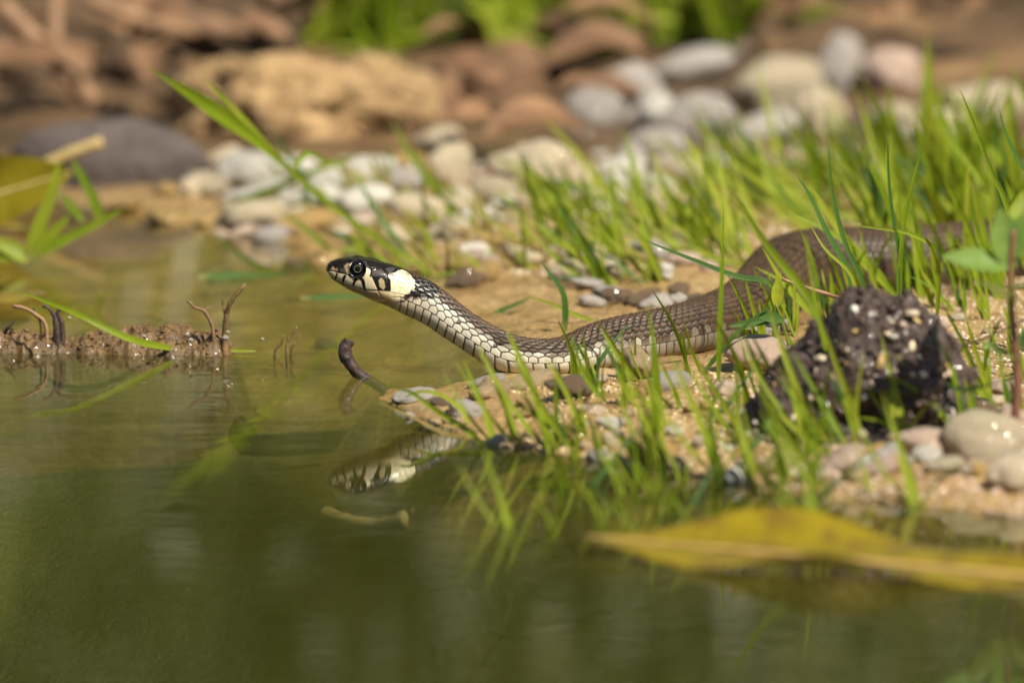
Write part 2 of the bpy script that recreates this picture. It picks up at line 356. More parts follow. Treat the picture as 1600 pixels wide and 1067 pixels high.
df = n.new('ShaderNodeBsdfDiffuse'); df.inputs[0].default_value = (0.15, 0.175, 0.022, 1)
gl = n.new('ShaderNodeBsdfGlossy'); gl.inputs['Roughness'].default_value = 0.012; l.new(nb, gl.inputs['Normal'])
fr = n.new('ShaderNodeFresnel'); fr.inputs[0].default_value = 1.52; l.new(nb, fr.inputs['Normal'])
ma = n.new('ShaderNodeMixShader'); tw_ = n.new('ShaderNodeMapRange'); sw_ = n.new('ShaderNodeSeparateXYZ'); l.new(geo.outputs['Position'], sw_.inputs[0]); l.new(sw_.outputs[1], tw_.inputs[0]); tw_.inputs[1].default_value = -0.01; tw_.inputs[2].default_value = 0.10; tw_.inputs[3].default_value = 0.15; tw_.inputs[4].default_value = 0.02; l.new(tw_.outputs[0], ma.inputs[0]); l.new(tr.outputs[0], ma.inputs[1]); l.new(df.outputs[0], ma.inputs[2])
mb = n.new('ShaderNodeMixShader'); l.new(fr.outputs[0], mb.inputs[0]); l.new(ma.outputs[0], mb.inputs[1]); l.new(gl.outputs[0], mb.inputs[2])
l.new(mb.outputs[0], out.inputs[0])
wat = mesh_obj('water', [(-13.9, -9.9, 0), (13.9, -9.9, 0), (13.9, 0.7, 0), (-13.9, 0.7, 0)], [(0, 1, 2, 3)], wm, smooth=False); tag(wat, kind='structure')

# ------------------------------------------------------------------ the grass snake
def in_poly(X, Y, poly, soft=0.45):
    """soft coverage of a polygon, photo pixels"""
    poly = np.array(poly, float); n = len(poly); d = np.full(X.shape, 1e9); ins = np.zeros(X.shape, bool)
    for i in range(n):
        a, b = poly[i], poly[(i + 1) % n]; e = b - a
        wx, wy = X - a[0], Y - a[1]; t = np.clip((wx * e[0] + wy * e[1]) / (e @ e + 1e-12), 0, 1)
        d = np.minimum(d, np.hypot(wx - e[0] * t, wy - e[1] * t))
        ins ^= ((a[1] > Y) != (b[1] > Y)) & (X < (b[0] - a[0]) * (Y - a[1]) / (b[1] - a[1] + 1e-12) + a[0])
    return np.clip(0.5 + np.where(ins, d, -d) / (2 * soft), 0, 1)
def line_d(X, Y, pts):
    d = np.full(X.shape, 1e9)
    for a, b in zip(np.array(pts[:-1], float), np.array(pts[1:], float)):
        e = b - a; wx, wy = X - a[0], Y - a[1]; t = np.clip((wx * e[0] + wy * e[1]) / (e @ e + 1e-12), 0, 1)
        d = np.minimum(d, np.hypot(wx - e[0] * t, wy - e[1] * t))
    return d
def Z(pts): return [(500 + x / 10.0, 395 + y / 10.0) for x, y in pts]   # traced on a tenfold enlargement of the head

def build_snake():
    arc = np.concatenate([[0], np.cumsum(np.linalg.norm(np.diff(st_c, axis=0), axis=1))])
    i10, i27 = arc[12], arc[29]
    s = np.concatenate([arc[1] * np.linspace(0, 1, 14)[:-1] ** 1.6, np.arange(arc[1], i10, 0.00010), np.arange(i10, i27, 0.00014), np.arange(i27, arc[-8], 0.00024), np.linspace(arc[-8], arc[-1], 160)])
    C = hermite(arc, st_c, s); Uv = hermite(arc, st_u, s); W = np.maximum(hermite(arc, st_w, s), 0.0003)
    T = np.gradient(C, s, axis=0); T /= np.linalg.norm(T, axis=1, keepdims=True)
    hu = np.linalg.norm(Uv, axis=1); Un = Uv / hu[:, None]
    side = np.cross(Un, T); side /= np.linalg.norm(side, axis=1, keepdims=True)
    NT = 232; th = np.arange(NT) / NT * 2 * np.pi                       # 0 = belly, pi = back
    ex = np.interp(s, [0, arc[3], arc[9], arc[14], arc[-1]], [2.0, 2.35, 2.45, 2.15, 2.15])[:, None]
    ct, stn = np.cos(th)[None, :], np.sin(th)[None, :]
    rad = (np.abs(ct) ** ex + np.abs(stn) ** ex) ** (-1 / ex)
    a = -ct * rad; bb = stn * rad
    P = C[:, None] + Un[:, None] * (hu[:, None] * a)[..., None] + side[:, None] * (W[:, None] * bb)[..., None]
    N = Un[:, None] * (a / hu[:, None])[..., None] + side[:, None] * (bb / W[:, None])[..., None]
    N /= np.linalg.norm(N, axis=2, keepdims=True)
    # photo pixel of each point as seen on the near flank; both flanks alike
    Q = P.copy(); headz = s[:, None] < arc[16]
    Q[..., 1] = np.where(headz, C[:, None, 1] - np.abs(P[..., 1] - C[:, None, 1]), Q[..., 1])
    X, Yp = project(Q)
    sx = np.interp(s, arc[:28], [0.5 * (t[0] + b_[0]) for t, b_, _ in TB])    # along-body photo column of the centre line
    sx = np.where(s > arc[27], 1077 + (s - arc[27]) / U * 0.9, sx)[:, None] * np.ones((1, NT))
    # --- scale lattice
    pitch = U * np.interp(sx[:, 0], [560, 620, 700, 765, 830, 950, 1075, 1400, 2200], [10, 12.5, 16, 18.5, 17, 14.5, 13, 15, 12])
    ph = np.concatenate([[0], np.cumsum(np.diff(s) / pitch[:-1])])[:, None]
    deg = np.degrees(np.abs((th + np.pi) % (2 * np.pi) - np.pi))
    v = np.interp(deg, [0, 80, 99, 113, 126, 138, 149, 159, 168, 176, 180], [-3, 0, 1, 2, 3, 4, 5, 6, 7, 8, 8.25])[None, :] * np.ones_like(ph)
    ph = ph * np.ones_like(v) + 0.17 * np.minimum(v, 0)
    d1 = np.full(v.shape, 1e9); d2 = d1.copy(); cr = np.zeros(v.shape); cc = np.zeros(v.shape); dp1 = np.zeros(v.shape); dv1 = np.zeros(v.shape)
    r0 = np.floor(v)
    for dr in (-1, 0, 1):
        rrow = np.clip(r0 + dr, 0, 8); off = 0.5 * (rrow % 2)
        for dk in (-1, 0, 1):
            k = np.floor(ph - off) + dk
            dp = ph - off - k - 0.5; dv = v - rrow - 0.5
            dd = (np.abs(dp) / 0.62) ** 2 + (np.abs(dv) / 0.78) ** 2
            better = dd < d1; dup = (rrow == cr) & (k == cc) & (d1 < 1e8)
            d2 = np.where(better & ~dup, d1, np.where((dd < d2) & ~dup, dd, d2))
            cr = np.where(better, rrow, cr); cc = np.where(better, k, cc); dp1 = np.where(better, dp, dp1); dv1 = np.where(better, dv, dv1); d1 = np.where(better, dd, d1)
    edge = d2 - d1
    ventral = v < 0.0
    kv = np.floor(ph - 0.5); dpv = ph - 0.5 - kv - 0.5
    ev = 0.5 - np.abs(dpv)
    ev2 = np.minimum(ev * 3.0, np.where(ventral, -v * 2.4 + 0.05, 9))
    edge = np.where(ventral, ev2, edge); cr = np.where(ventral, -1, cr); cc = np.where(ventral, kv, cc); dp1 = np.where(ventral, dpv, dp1); dv1 = np.where(ventral, 0.5, dv1)
    rnd = _hash(cc.astype(np.int64), cr.astype(np.int64), np.zeros(cc.shape, np.int64), 3)
    rnd2 = _hash(cc.astype(np.int64), cr.astype(np.int64), np.ones(cc.shape, np.int64), 11)
    gapw = np.where(cr < 0, 0.44, np.where(cr < 2, 0.56, 0.80))
    plate = sstep(0.10, 0.95, edge / gapw)                              # 1 on a scale, 0 in the skin between
    body = sstep(612, 655, sx)                                         # scales begin behind the head plates
    upper = sstep(468, 440, Yp)
    body = np.clip(body + 0.55 * sstep(596, 612, sx) * sstep(452, 468, Yp), 0, 1)
    amp = np.interp(sx[:, 0], [560, 640, 760, 900, 1100, 2300], [0.00012, 0.00024, 0.00038, 0.00042, 0.00044, 0.00012])[:, None]
    lift = (plate - 0.6) * 1.0 + plate * (dp1 * 0.9) + np.where(cr >= 1, 0.30 * np.exp(-(dv1 / 0.10) ** 2) * plate, 0)
    disp = amp * lift * body * np.where(cr < 0, 0.38, np.where(cr < 2, 0.62, 1.0))
    # --- head relief and plates
    mouth = Z([(118, 330), (180, 385), (250, 432), (360, 492), (520, 536), (700, 585), (905, 597)])
    md = line_d(X, Yp, mouth); head = sstep(640, 615, X)
    disp -= 0.00022 * np.exp(-(md / 1.1) ** 2) * head
    seams = [[(250, 300), (240, 430)], [(400, 350), (355, 495)], [(560, 400), (520, 535)], [(650, 400), (705, 590)], [(820, 385), (905, 590)],
             [(1040, 345), (1100, 600)], [(780, 360), (880, 372), (1010, 365), (1040, 330)], [(780, 360), (830, 290), (890, 255), (960, 245), (1040, 330)],
             [(1010, 245), (1080, 320)], [(1080, 325), (1190, 290)], [(790, 205), (890, 240)], [(700, 160), (780, 215), (790, 300)], [(150, 285), (280, 300), (420, 345), (510, 385)],
             [(300, 215), (300, 310)], [(380, 190), (400, 330)], [(330, 110), (470, 170)], [(560, 96), (900, 240)], [(900, 240), (1200, 215)], [(520, 536), (560, 600)], [(700, 590), (740, 670)], [(360, 492), (390, 560)],
             [(1240, 270), (1280, 300), (1240, 330)], [(1300, 300), (1400, 340)], [(1250, 400), (1470, 400)], [(1230, 480), (1470, 500)], [(1200, 545), (1420, 575)], [(1110, 620), (1330, 660)], [(1130, 700), (1300, 700)],
             [(1290, 340), (1230, 470), (1130, 590)], [(1370, 330), (1330, 480), (1220, 640)], [(900, 600), (960, 700)]]
    sdm = np.full(X.shape, 1e9)
    for sg in seams: sdm = np.minimum(sdm, line_d(X, Yp, Z(sg)))
    hmask = sstep(655, 640, X)
    disp -= 0.00010 * np.exp(-(sdm / 0.8) ** 2) * hmask
    nost = np.hypot((X - 523.2) / 2.0, (Yp - 417.2) / 1.9)
    disp -= 0.0008 * np.exp(-nost ** 2) * (X < 540)
    eyed = np.hypot(X - 558.6, Yp - 421.2)
    disp += (0.00030 * np.exp(-((eyed - 13.6) / 2.2) ** 2) - 0.0010 * (eyed < 11.5)) * (np.abs(X - 558) < 30)
    brow = np.exp(-((Yp - np.interp(X, [520, 545, 575, 600], [410, 407.5, 409, 414])) / 2.6) ** 2) * sstep(522, 540, X) * sstep(602, 585, X)
    disp += 0.0004 * brow
    # --- colour
    black = np.array([0.011, 0.009, 0.008]); brown = np.array([0.074, 0.044, 0.023]); pale = np.array([0.56, 0.525, 0.42])
    palegrey = np.array([0.215, 0.185, 0.135]); cream = np.array([0.62, 0.52, 0.33]); tan = np.array([0.40, 0.27, 0.135]); yellow = np.array([0.78, 0.72, 0.45])
    def lerp(A, Bc, t): return A + (Bc - A) * t[..., None]
    prow = np.interp(sx, [600, 660, 720, 780, 850, 930, 1000, 1100], [4.0, 3.2, 2.5, 2.0, 1.5, 0.9, 0.3, 0.0])
    pf = sstep(0.6, -0.6, (cr + 0.5 + dv1 * 0.6) - prow + (rnd - 0.5) * 1.2)
    pf = np.where(cr < 0, 1.0 - 0.92 * sstep(1080, 1200, sx), pf)
    pcol = lerp(np.broadcast_to(pale, X.shape + (3,)), palegrey, sstep(880, 1060, sx))
    pcol = lerp(pcol, tan * 1.15, (np.where(cr < 0, 0.10 * sstep(0.0, -1.5, v), 0) + 0.35 * sstep(690, 640, sx) * (cr < 1)).clip(0, 1))
    bcol = brown * (0.72 + 0.6 * rnd2)[..., None]
    bcol = bcol * (0.85 + 0.75 * sstep(0.05, 0.5, dp1) * plate)[..., None]
    fine = fbm(np.stack([ph * 3, v * 3, np.zeros_like(v)], -1), 3, 8)
    colb = lerp(bcol, pcol * (0.86 + 0.26 * rnd2)[..., None], pf) * (1 + 0.16 * fine)[..., None]
    # dark bar marks between the flank scales, every few scales
    bars = ((np.mod(cc, 4) == 1) & (cr == 1) & (rnd > 0.30)) | ((np.mod(cc, 4) == 2) & (cr == 2) & (rnd > 0.4)) | ((np.mod(cc, 4) == 0) & (cr == 4) & (rnd > 0.45))
    colb = lerp(colb, black, np.where(bars & (dp1 > 0.02) & (sx > 670), 0.85 * sstep(0.0, 0.2, dp1) * sstep(1250, 1000, sx), 0.0))
    gapc = lerp(np.broadcast_to(black, X.shape + (3,)), brown * 0.30, sstep(4, 7, v))
    colb = lerp(gapc, colb, plate)
    # head
    hc = np.broadcast_to(np.array([0.011, 0.0085, 0.007]), X.shape + (3,)).copy()
    low = Z([(60, 288), (150, 292), (180, 284), (280, 318), (420, 345), (520, 390), (600, 388), (688, 375), (695, 310), (720, 235), (792, 262), (782, 335), (768, 372), (812, 382), (832, 430), (900, 590),
             (1095, 605), (1102, 420), (1060, 372), (1080, 330), (1190, 300), (1230, 272), (1290, 266), (1340, 288), (1400, 330), (1440, 390), (1482, 440), (1480, 492), (1450, 500), (1480, 530), (1470, 575),
             (1420, 575), (1400, 632), (1330, 655), (1290, 700), (1330, 735), (1200, 745), (1175, 770), (1260, 785), (1340, 790), (1600, 950), (1500, 1300), (300, 1200), (60, 600)])
    hc = lerp(hc, cream, in_poly(X, Yp, low))
    collar = Z([(1105, 410), (1180, 310), (1230, 272), (1290, 266), (1340, 288), (1400, 330), (1440, 390), (1482, 440), (1480, 492), (1450, 500), (1480, 530), (1470, 575), (1420, 575), (1400, 632), (1310, 650), (1110, 600)])
    hc = lerp(hc, yellow, in_poly(X, Yp, collar, 0.6) * (0.85 + 0.15 * sstep(1090, 1250, (X - 500) * 10)))
    jaw = Z([(100, 330), (180, 385), (250, 432), (360, 492), (520, 536), (700, 585), (905, 597), (1000, 640), (1130, 700), (1240, 770), (1400, 960), (1200, 1100), (300, 1000), (60, 500)])
    hc = lerp(hc, tan, in_poly(X, Yp, jaw, 1.2) * 0.85)
    hc = lerp(hc, cream * 1.05, in_poly(X, Yp, Z([(560, 610), (740, 690), (880, 725), (1020, 735), (990, 765), (860, 760), (700, 700)]), 0.5))
    greyb = np.array([0.075, 0.062, 0.058]); tanb = np.array([0.30, 0.20, 0.10])
    for pg, c_, k_ in [([(785, 360), (835, 295), (890, 258), (960, 248), (1030, 330), (1005, 362), (880, 368)], greyb, 1.0), ([(1015, 248), (1060, 222), (1185, 218), (1150, 285), (1082, 318)], greyb * 0.8, 1.0),
                       ([(640, 150), (690, 145), (775, 205), (770, 245), (700, 235)], greyb * 0.8, 0.9), ([(790, 208), (870, 216), (888, 238), (830, 250), (795, 240)], greyb, 1.0),
                       ([(155, 262), (200, 215), (262, 225), (285, 290), (165, 282)], tanb, 0.8), ([(380, 195), (440, 162), (480, 170), (468, 330), (420, 335), (392, 290)], tanb * 1.1, 0.85), ([(408, 260), (470, 240), (470, 332), (425, 332)], cream, 0.8),
                       ([(310, 240), (380, 250), (395, 320), (310, 305)], greyb * 0.7, 1.0), ([(1060, 335), (1140, 330), (1190, 370), (1180, 400), (1110, 370)], greyb * 1.6, 0.8)]:
        hc = lerp(hc, c_, in_poly(X, Yp, Z(pg), 0.5) * k_)
    hc = lerp(hc, tan * 0.6, in_poly(X, Yp, Z([(235, 300), (300, 320), (275, 345), (240, 340)]), 0.5) * 0.4)
    for pg in ([(265, 322), (240, 360), (226, 402), (246, 455), (252, 420), (262, 370), (288, 330)], [(370, 345), (343, 410), (343, 450), (356, 505), (386, 420), (422, 350)], [(540, 395), (510, 460), (503, 510), (520, 530), (552, 470), (598, 405)],
               [(602, 398), (640, 450), (660, 520), (702, 615), (712, 560), (706, 470), (690, 415), (640, 380)], [(812, 388), (850, 470), (905, 590), (1096, 606), (1109, 560), (1102, 420), (1040, 360), (880, 368)],
               [(1330, 655), (1290, 715), (1345, 735), (1195, 752), (1172, 770), (1200, 785), (1290, 778), (1360, 790), (1400, 735), (1440, 690), (1480, 735), (1600, 700), (1700, 760), (1900, 650), (1750, 450), (1500, 420), (1490, 540), (1480, 580), (1425, 580), (1405, 636)]):
        hc = lerp(hc, black, in_poly(X, Yp, Z(pg), 0.45))
    hc = lerp(hc, np.array([0.42, 0.33, 0.17]), in_poly(X, Yp, Z([(915, 430), (955, 388), (1000, 430), (1022, 540), (990, 580), (930, 530)]), 0.5) * 0.9)
    hc = lerp(hc, hc * 0.30, np.exp(-(sdm / 0.42) ** 2) * 0.8); hc = lerp(hc, black, np.exp(-(md / 0.5) ** 2) * 0.75 * head)
    hc = lerp(hc, black * 0.5, np.exp(-nost ** 2 * 1.2)); hc = lerp(hc, black, 1.0 * (eyed < 14.2) * (np.abs(X - 558) < 30))
    hc = hc * (1 + 0.10 * fbm(np.stack([X / 3, Yp / 3, np.zeros_like(X)], -1), 3, 5))[..., None]
    hw = sstep(672, 646, X + 0.9 * (452 - Yp) * (Yp < 452)) 
    hw = np.maximum(hw * sstep(468, 462, Yp), sstep(625, 612, X + 0.35 * (Yp - 470)))
    hw = np.maximum(hw, in_poly(X, Yp, Z([(1400, 330), (1500, 380), (1800, 480), (1880, 600), (1750, 720), (1600, 700), (1480, 735), (1440, 690), (1300, 780), (1180, 780), (1320, 700), (1400, 600)]), 2.5))
    col = lerp(colb, hc, hw)
    gloss = np.interp(sx, [520, 640, 720, 2000], [0.20, 0.28, 0.46, 0.50]) + 0.1 * (1 - plate) * (1 - hw)
    P = P + N * disp[..., None]
    ns = len(s)
    V = P.reshape(-1, 3); F = grid_faces(ns, NT, True)[:, ::-1]
    me_o = mesh_obj('grass_snake', V, np.ascontiguousarray(F), None)
    me = me_o.data
    bm_caps = None
    ca = me.attributes.new('skin', 'FLOAT_COLOR', 'POINT'); ca.data.foreach_set('color', np.concatenate([col.reshape(-1, 3).clip(0, 1), np.ones((ns * NT, 1))], 1).astype(np.float32).ravel())
    ga = me.attributes.new('gloss', 'FLOAT', 'POINT'); ga.data.foreach_set('value', gloss.reshape(-1).astype(np.float32))
    m = bpy.data.materials.new('snake_skin'); n, l = nodes(m); b = n['Principled BSDF']
    a1 = n.new('ShaderNodeAttribute'); a1.attribute_name = 'skin'; a2 = n.new('ShaderNodeAttribute'); a2.attribute_name = 'gloss'
    tc = n.new('ShaderNodeTexCoord'); f = noise_tex(n, l, tc.outputs['Object'], 2600, 3)
    l.new(a1.outputs['Color'], b.inputs['Base Color']); l.new(a2.outputs['Fac'], b.inputs['Roughness'])
    l.new(bump(n, l, f, 0.25, 0.00008), b.inputs['Normal'])
    b.inputs['Specular IOR Level'].default_value = 0.32; b.inputs['Coat Weight'].default_value = 0.06; b.inputs['Coat Roughness'].default_value = 0.15
    me.materials.append(m)
    tag(me_o, 'grass snake with black head and yellow collar, raised over the water, brown scaled body', 'snake')
    # eyes
    def sphere(name, c, r, sq, mat, parent, nrm):
        bm = bmesh.new(); bmesh.ops.create_uvsphere(bm, u_segments=40, v_segments=24, radius=r)
        me = bpy.data.meshes.new(name); bm.to_mesh(me); bm.free(); me.polygons.foreach_set('use_smooth', [True] * len(me.polygons)); me.materials.append(mat)
        o = link(bpy.data.objects.new(name, me)); o.parent = parent; o.location = c; o.scale = (1, sq, 1); return o
    em = bpy.data.materials.new('eye_dark'); n, l = nodes(em); b = n['Principled BSDF']; b.inputs['Base Color'].default_value = (0.007, 0.006, 0.006, 1); b.inputs['Roughness'].default_value = 0.10; b.inputs['Specular IOR Level'].default_value = 0.35; b.inputs['Coat Weight'].default_value = 0.0
    rm = bpy.data.materials.new('eye_ring_gold'); n, l = nodes(rm); b = n['Principled BSDF']; b.inputs['Base Color'].default_value = (0.16, 0.15, 0.10, 1); b.inputs['Roughness'].default_value = 0.3
    pm = bpy.data.materials.new('pupil_black'); n, l = nodes(pm); b = n['Principled BSDF']; b.inputs['Base Color'].default_value = (0.002, 0.002, 0.002, 1); b.inputs['Roughness'].default_value = 0.06; b.inputs['Specular IOR Level'].default_value = 0.3
    mask = np.hypot(X - 558.6, Yp - 421.2) < 14
    for sg in (-1, 1):
        pts = P[mask & ((P[..., 1] * sg) > 0)]
        tgt = at(558.6, 421.2, -np.abs(pts[:, 1]).max()); ysurf = np.abs(pts[:, 1]).mean()
        r = 11.6 * U
        c = np.array([tgt[0], sg * (ysurf - 0.0004), tgt[2]])
        e = sphere('eye', c, r, 0.62, em, me_o, sg)
        # ring: a thin torus lying on the eyeball
        bm = bmesh.new(); RR, rr_ = r * 0.47, r * 0.040; depth = math.sqrt(r * r - RR * RR) * 0.62
        vv = [[bm.verts.new(((RR + rr_ * math.cos(q)) * math.cos(p), sg * (depth + 0.5 * rr_ * math.sin(q)), (RR + rr_ * math.cos(q)) * math.sin(p))) for q in np.linspace(0, 2 * math.pi, 9)[:-1]] for p in np.linspace(0, 2 * math.pi, 49)[:-1]]
        for i in range(48):
            for j in range(8): bm.faces.new((vv[i][j], vv[(i + 1) % 48][j], vv[(i + 1) % 48][(j + 1) % 8], vv[i][(j + 1) % 8]))
        bmesh.ops.recalc_face_normals(bm, faces=bm.faces[:])
        rme = bpy.data.meshes.new('iris_ring'); bm.to_mesh(rme); bm.free(); rme.materials.append(rm); rme.polygons.foreach_set('use_smooth', [True] * len(rme.polygons))
        ro = link(bpy.data.objects.new('iris_ring', rme)); ro.parent = e; ro.scale = (1, 1 / 0.62, 1)
        p_ = sphere('pupil', (0, sg * r * 0.18, 0.0), r * 0.84, 1.0, pm, e, sg)
        p_.location = (0, sg * (r - r * 0.455 + 0.00002) , 0); p_.scale = (0.54, 0.55, 0.54)
    return me_o
build_snake()
#REST
# ------------------------------------------------------------------ builders for plants, stones, sticks
def blade_mesh(name, pts, width, mat, face=(0, -1, 0.25), fold=0.22, nseg=11, prof=None, twist=0.0):
    """a grass blade: tapered, folded along its midrib, following pts from base to tip"""
    C = spline(pts, nseg); T = np.gradient(C, axis=0); T /= np.linalg.norm(T, axis=1, keepdims=True) + 1e-12
    t = np.linspace(0, 1, nseg)
    w = prof(t) if prof else np.minimum(1, 0.55 + 2.2 * t) * (1 - t ** 2.6) ** 0.8 + 0.03
    w = w * width / 2
    V = []; UV = []
    f = np.array(face, float)
    for i in range(nseg):
        sd = np.cross(T[i], f); sd /= np.linalg.norm(sd) + 1e-12; nn = np.cross(sd, T[i])
        a = twist * t[i]; sd2 = sd * math.cos(a) + nn * math.sin(a); nn2 = np.cross(sd2, T[i])
        for k, x in enumerate((-1, -0.5, 0, 0.5, 1)):
            V.append(C[i] + sd2 * w[i] * x + nn2 * (abs(x) * fold * w[i])); UV.append((k / 4 * 3, t[i]))
    F = grid_faces(nseg, 5)
    me = bpy.data.meshes.new(name); me.from_pydata([tuple(v) for v in V], [], F.tolist())
    me.polygons.foreach_set('use_smooth', [True] * len(me.polygons)); me.materials.append(mat)
    uv = me.uv_layers.new(name='UVMap'); li = np.empty(len(me.loops), np.int32); me.loops.foreach_get('vertex_index', li)
    uv.data.foreach_set('uv', np.array(UV, np.float32)[li].ravel())
    return me
def tube_mesh(name, pts, radii, mat, nseg=28, nr=12, knob=0.12, seed=0):
    C = spline(pts, nseg); T = np.gradient(C, axis=0); T /= np.linalg.norm(T, axis=1, keepdims=True) + 1e-12
    rr = np.interp(np.linspace(0, 1, nseg), np.linspace(0, 1, len(radii)), radii)
    ref = np.array([0.2, -1, 0.3]); V = []
    for i in range(nseg):
        a = np.cross(T[i], ref); a /= np.linalg.norm(a); b = np.cross(T[i], a)
        for j in range(nr):
            q = 2 * math.pi * j / nr; V.append(C[i] + (a * math.cos(q) + b * math.sin(q)) * rr[i])
    V = np.array(V); nrm = V - np.repeat(C, nr, 0); rm_ = np.repeat(rr, nr)[:, None]
    V = V + nrm * (knob * 2.2 * fbm(V / (rr.mean() * 1.5), 4, seed))[:, None]
    F = [tuple(f) for f in grid_faces(nseg, nr, True)] + [tuple(range(nr))[::-1], tuple(range((nseg - 1) * nr, nseg * nr))]
    me = bpy.data.meshes.new(name); me.from_pydata([tuple(v) for v in V], [], F); me.materials.append(mat)
    me.polygons.foreach_set('use_smooth', [True] * len(me.polygons)); return me
def ico(sub):
    bm = bmesh.new(); bmesh.ops.create_icosphere(bm, subdivisions=sub, radius=1.0)
    V = np.array([v.co[:] for v in bm.verts]); F = np.array([[v.index for v in f.verts] for f in bm.faces]); bm.free(); return V, F
ICO = {k: ico(k) for k in (1, 2, 3, 4, 5, 6)}
def lump(sub, scale, amp, freq, seed, octaves=4, power=1.0, gain=0.5):
    V, F = ICO[sub]; d = fbm(V * freq + seed * 3.7, octaves, seed, gain)
    return V * (1 + amp * d)[:, None] * np.array(scale), F
def put(me, name, parent=None):
    o = link(bpy.data.objects.new(name, me)); o.parent = parent; return o
mm = 0.001

# ------------------------------------------------------------------ dark soil clump beside the snake
def soil_clump():
    c = at(1338, 640, -0.112); c[2] = gz(c[0], c[1]) - 0.001
    root = empty('soil_clump', c)
    tag(root, 'dark wet crumbly soil clump with pale grit, beside the snake among grass', 'soil clump')
    V, F = ICO[6]
    V = V.copy(); up = np.clip(V[:, 2], 0, 1)
    ang = np.arctan2(V[:, 1], V[:, 0])
    P = V * np.array([0.0262, 0.020, 0.0300])
    P[:, 2] = np.where(V[:, 2] < 0, P[:, 2] * 0.12, P[:, 2])
    # high on the right, a low shoulder running out to the left
    P[:, 0] += 0.0045 * up
    sh = np.exp(-((P[:, 0] + 0.017) / 0.009) ** 2); P[:, 2] *= (1 - 0.30 * sh)
    n1 = fbm(P / 0.009, 4, 3, 0.55); n2 = fbm(P / 0.0022, 3, 13, 0.6); n3 = 1 - np.abs(fbm(P / 0.0045, 3, 23))
    hole = np.exp(-(np.hypot((P[:, 0] - 0.002) / 0.005, (P[:, 2] - 0.006) / 0.0035)) ** 2) * (P[:, 1] < 0)
    Nn = V / np.linalg.norm(V, axis=1, keepdims=True)
    P = P + Nn * (0.0055 * n1 + 0.0017 * n2 + 0.0016 * (n3 - 0.7) - 0.005 * hole)[:, None]
    body = mesh_obj('clod', P, F, M['soil'], root, smooth=True)
    # crumbs stuck over it, one granular coat
    idx = rng.choice(len(P), 2600, replace=False); idx = idx[P[idx, 2] > 0.0005]
    v0, f0 = ICO[1]; VV, FF = [], []
    for k, i in enumerate(idx):
        r = random.uniform(0.35, 1.0) * mm * (1.4 if random.random() < 0.1 else 1)
        VV.append(v0 * r * np.array([random.uniform(.7, 1.3), random.uniform(.7, 1.3), random.uniform(.6, 1.1)]) + P[i] + rng.normal(0, 0.0002, 3)); FF.append(f0 + k * len(v0))
    tag(mesh_obj('crumbs', np.concatenate(VV), np.concatenate(FF), M['soil_wet'], root, smooth=False), kind='stuff')
    # pale grit grains pressed into the near face
    grit = []
    for k in range(3):
        Vg, Fg = lump(3, (1, .8, .85), 0.6, 1.3, 60 + k); grit.append((Vg * 0.0011, Fg))
    near = np.where((Nn[:, 1] < -0.25) & (P[:, 2] > 0.002))[0]
    for k, i in enumerate(rng.choice(near, 45, replace=False)):
        Vg, Fg = grit[k % 3]
        o = mesh_obj('grit_grain', Vg, Fg, M[['cream', 'pink', 'grey', 'white', 'ochre', 'grey'][k % 6]], root)
        o.location = P[i] + Nn[i] * 0.0005; s_ = random.choice([0.5, 0.5, 0.6, 0.8, 1.0]); o.scale = (s_, s_, s_); o.rotation_euler = tuple(rng.uniform(0, 6, 3))
    for k, (px, py, s_) in enumerate([(1424, 491, 1.9), (1432, 503, 1.5), (1412, 508, 1.3), (1388, 522, 1.2), (1376, 565, 2.0), (1396, 583, 1.4), (1334, 520, 1.2), (1340, 592, 1.2), (1485, 586, 2.4), (1300, 590, 1.2), (1425, 540, 1.6)]):
        d = ray(px, py); tt = np.linspace(1.7, 1.98, 500); L = CAM + tt[:, None] * d - c
        dd = np.min(np.linalg.norm(L[:, None] - P[near][None, ::6], axis=2), 1); q = L[int(np.argmax(dd < 0.0012))] if (dd < 0.0012).any() else L[int(np.argmin(dd))]
        Vg, Fg = grit[k % 3]; o = mesh_obj('grit_grain', Vg, Fg, M[['cream', 'ochre', 'pink', 'cream', 'ochre'][k % 5]], root); o.location = q; s_ *= .62; o.scale = (s_ * 1.2, s_, s_ * .85); o.rotation_euler = (k, k * 2, k * 3)
soil_clump()

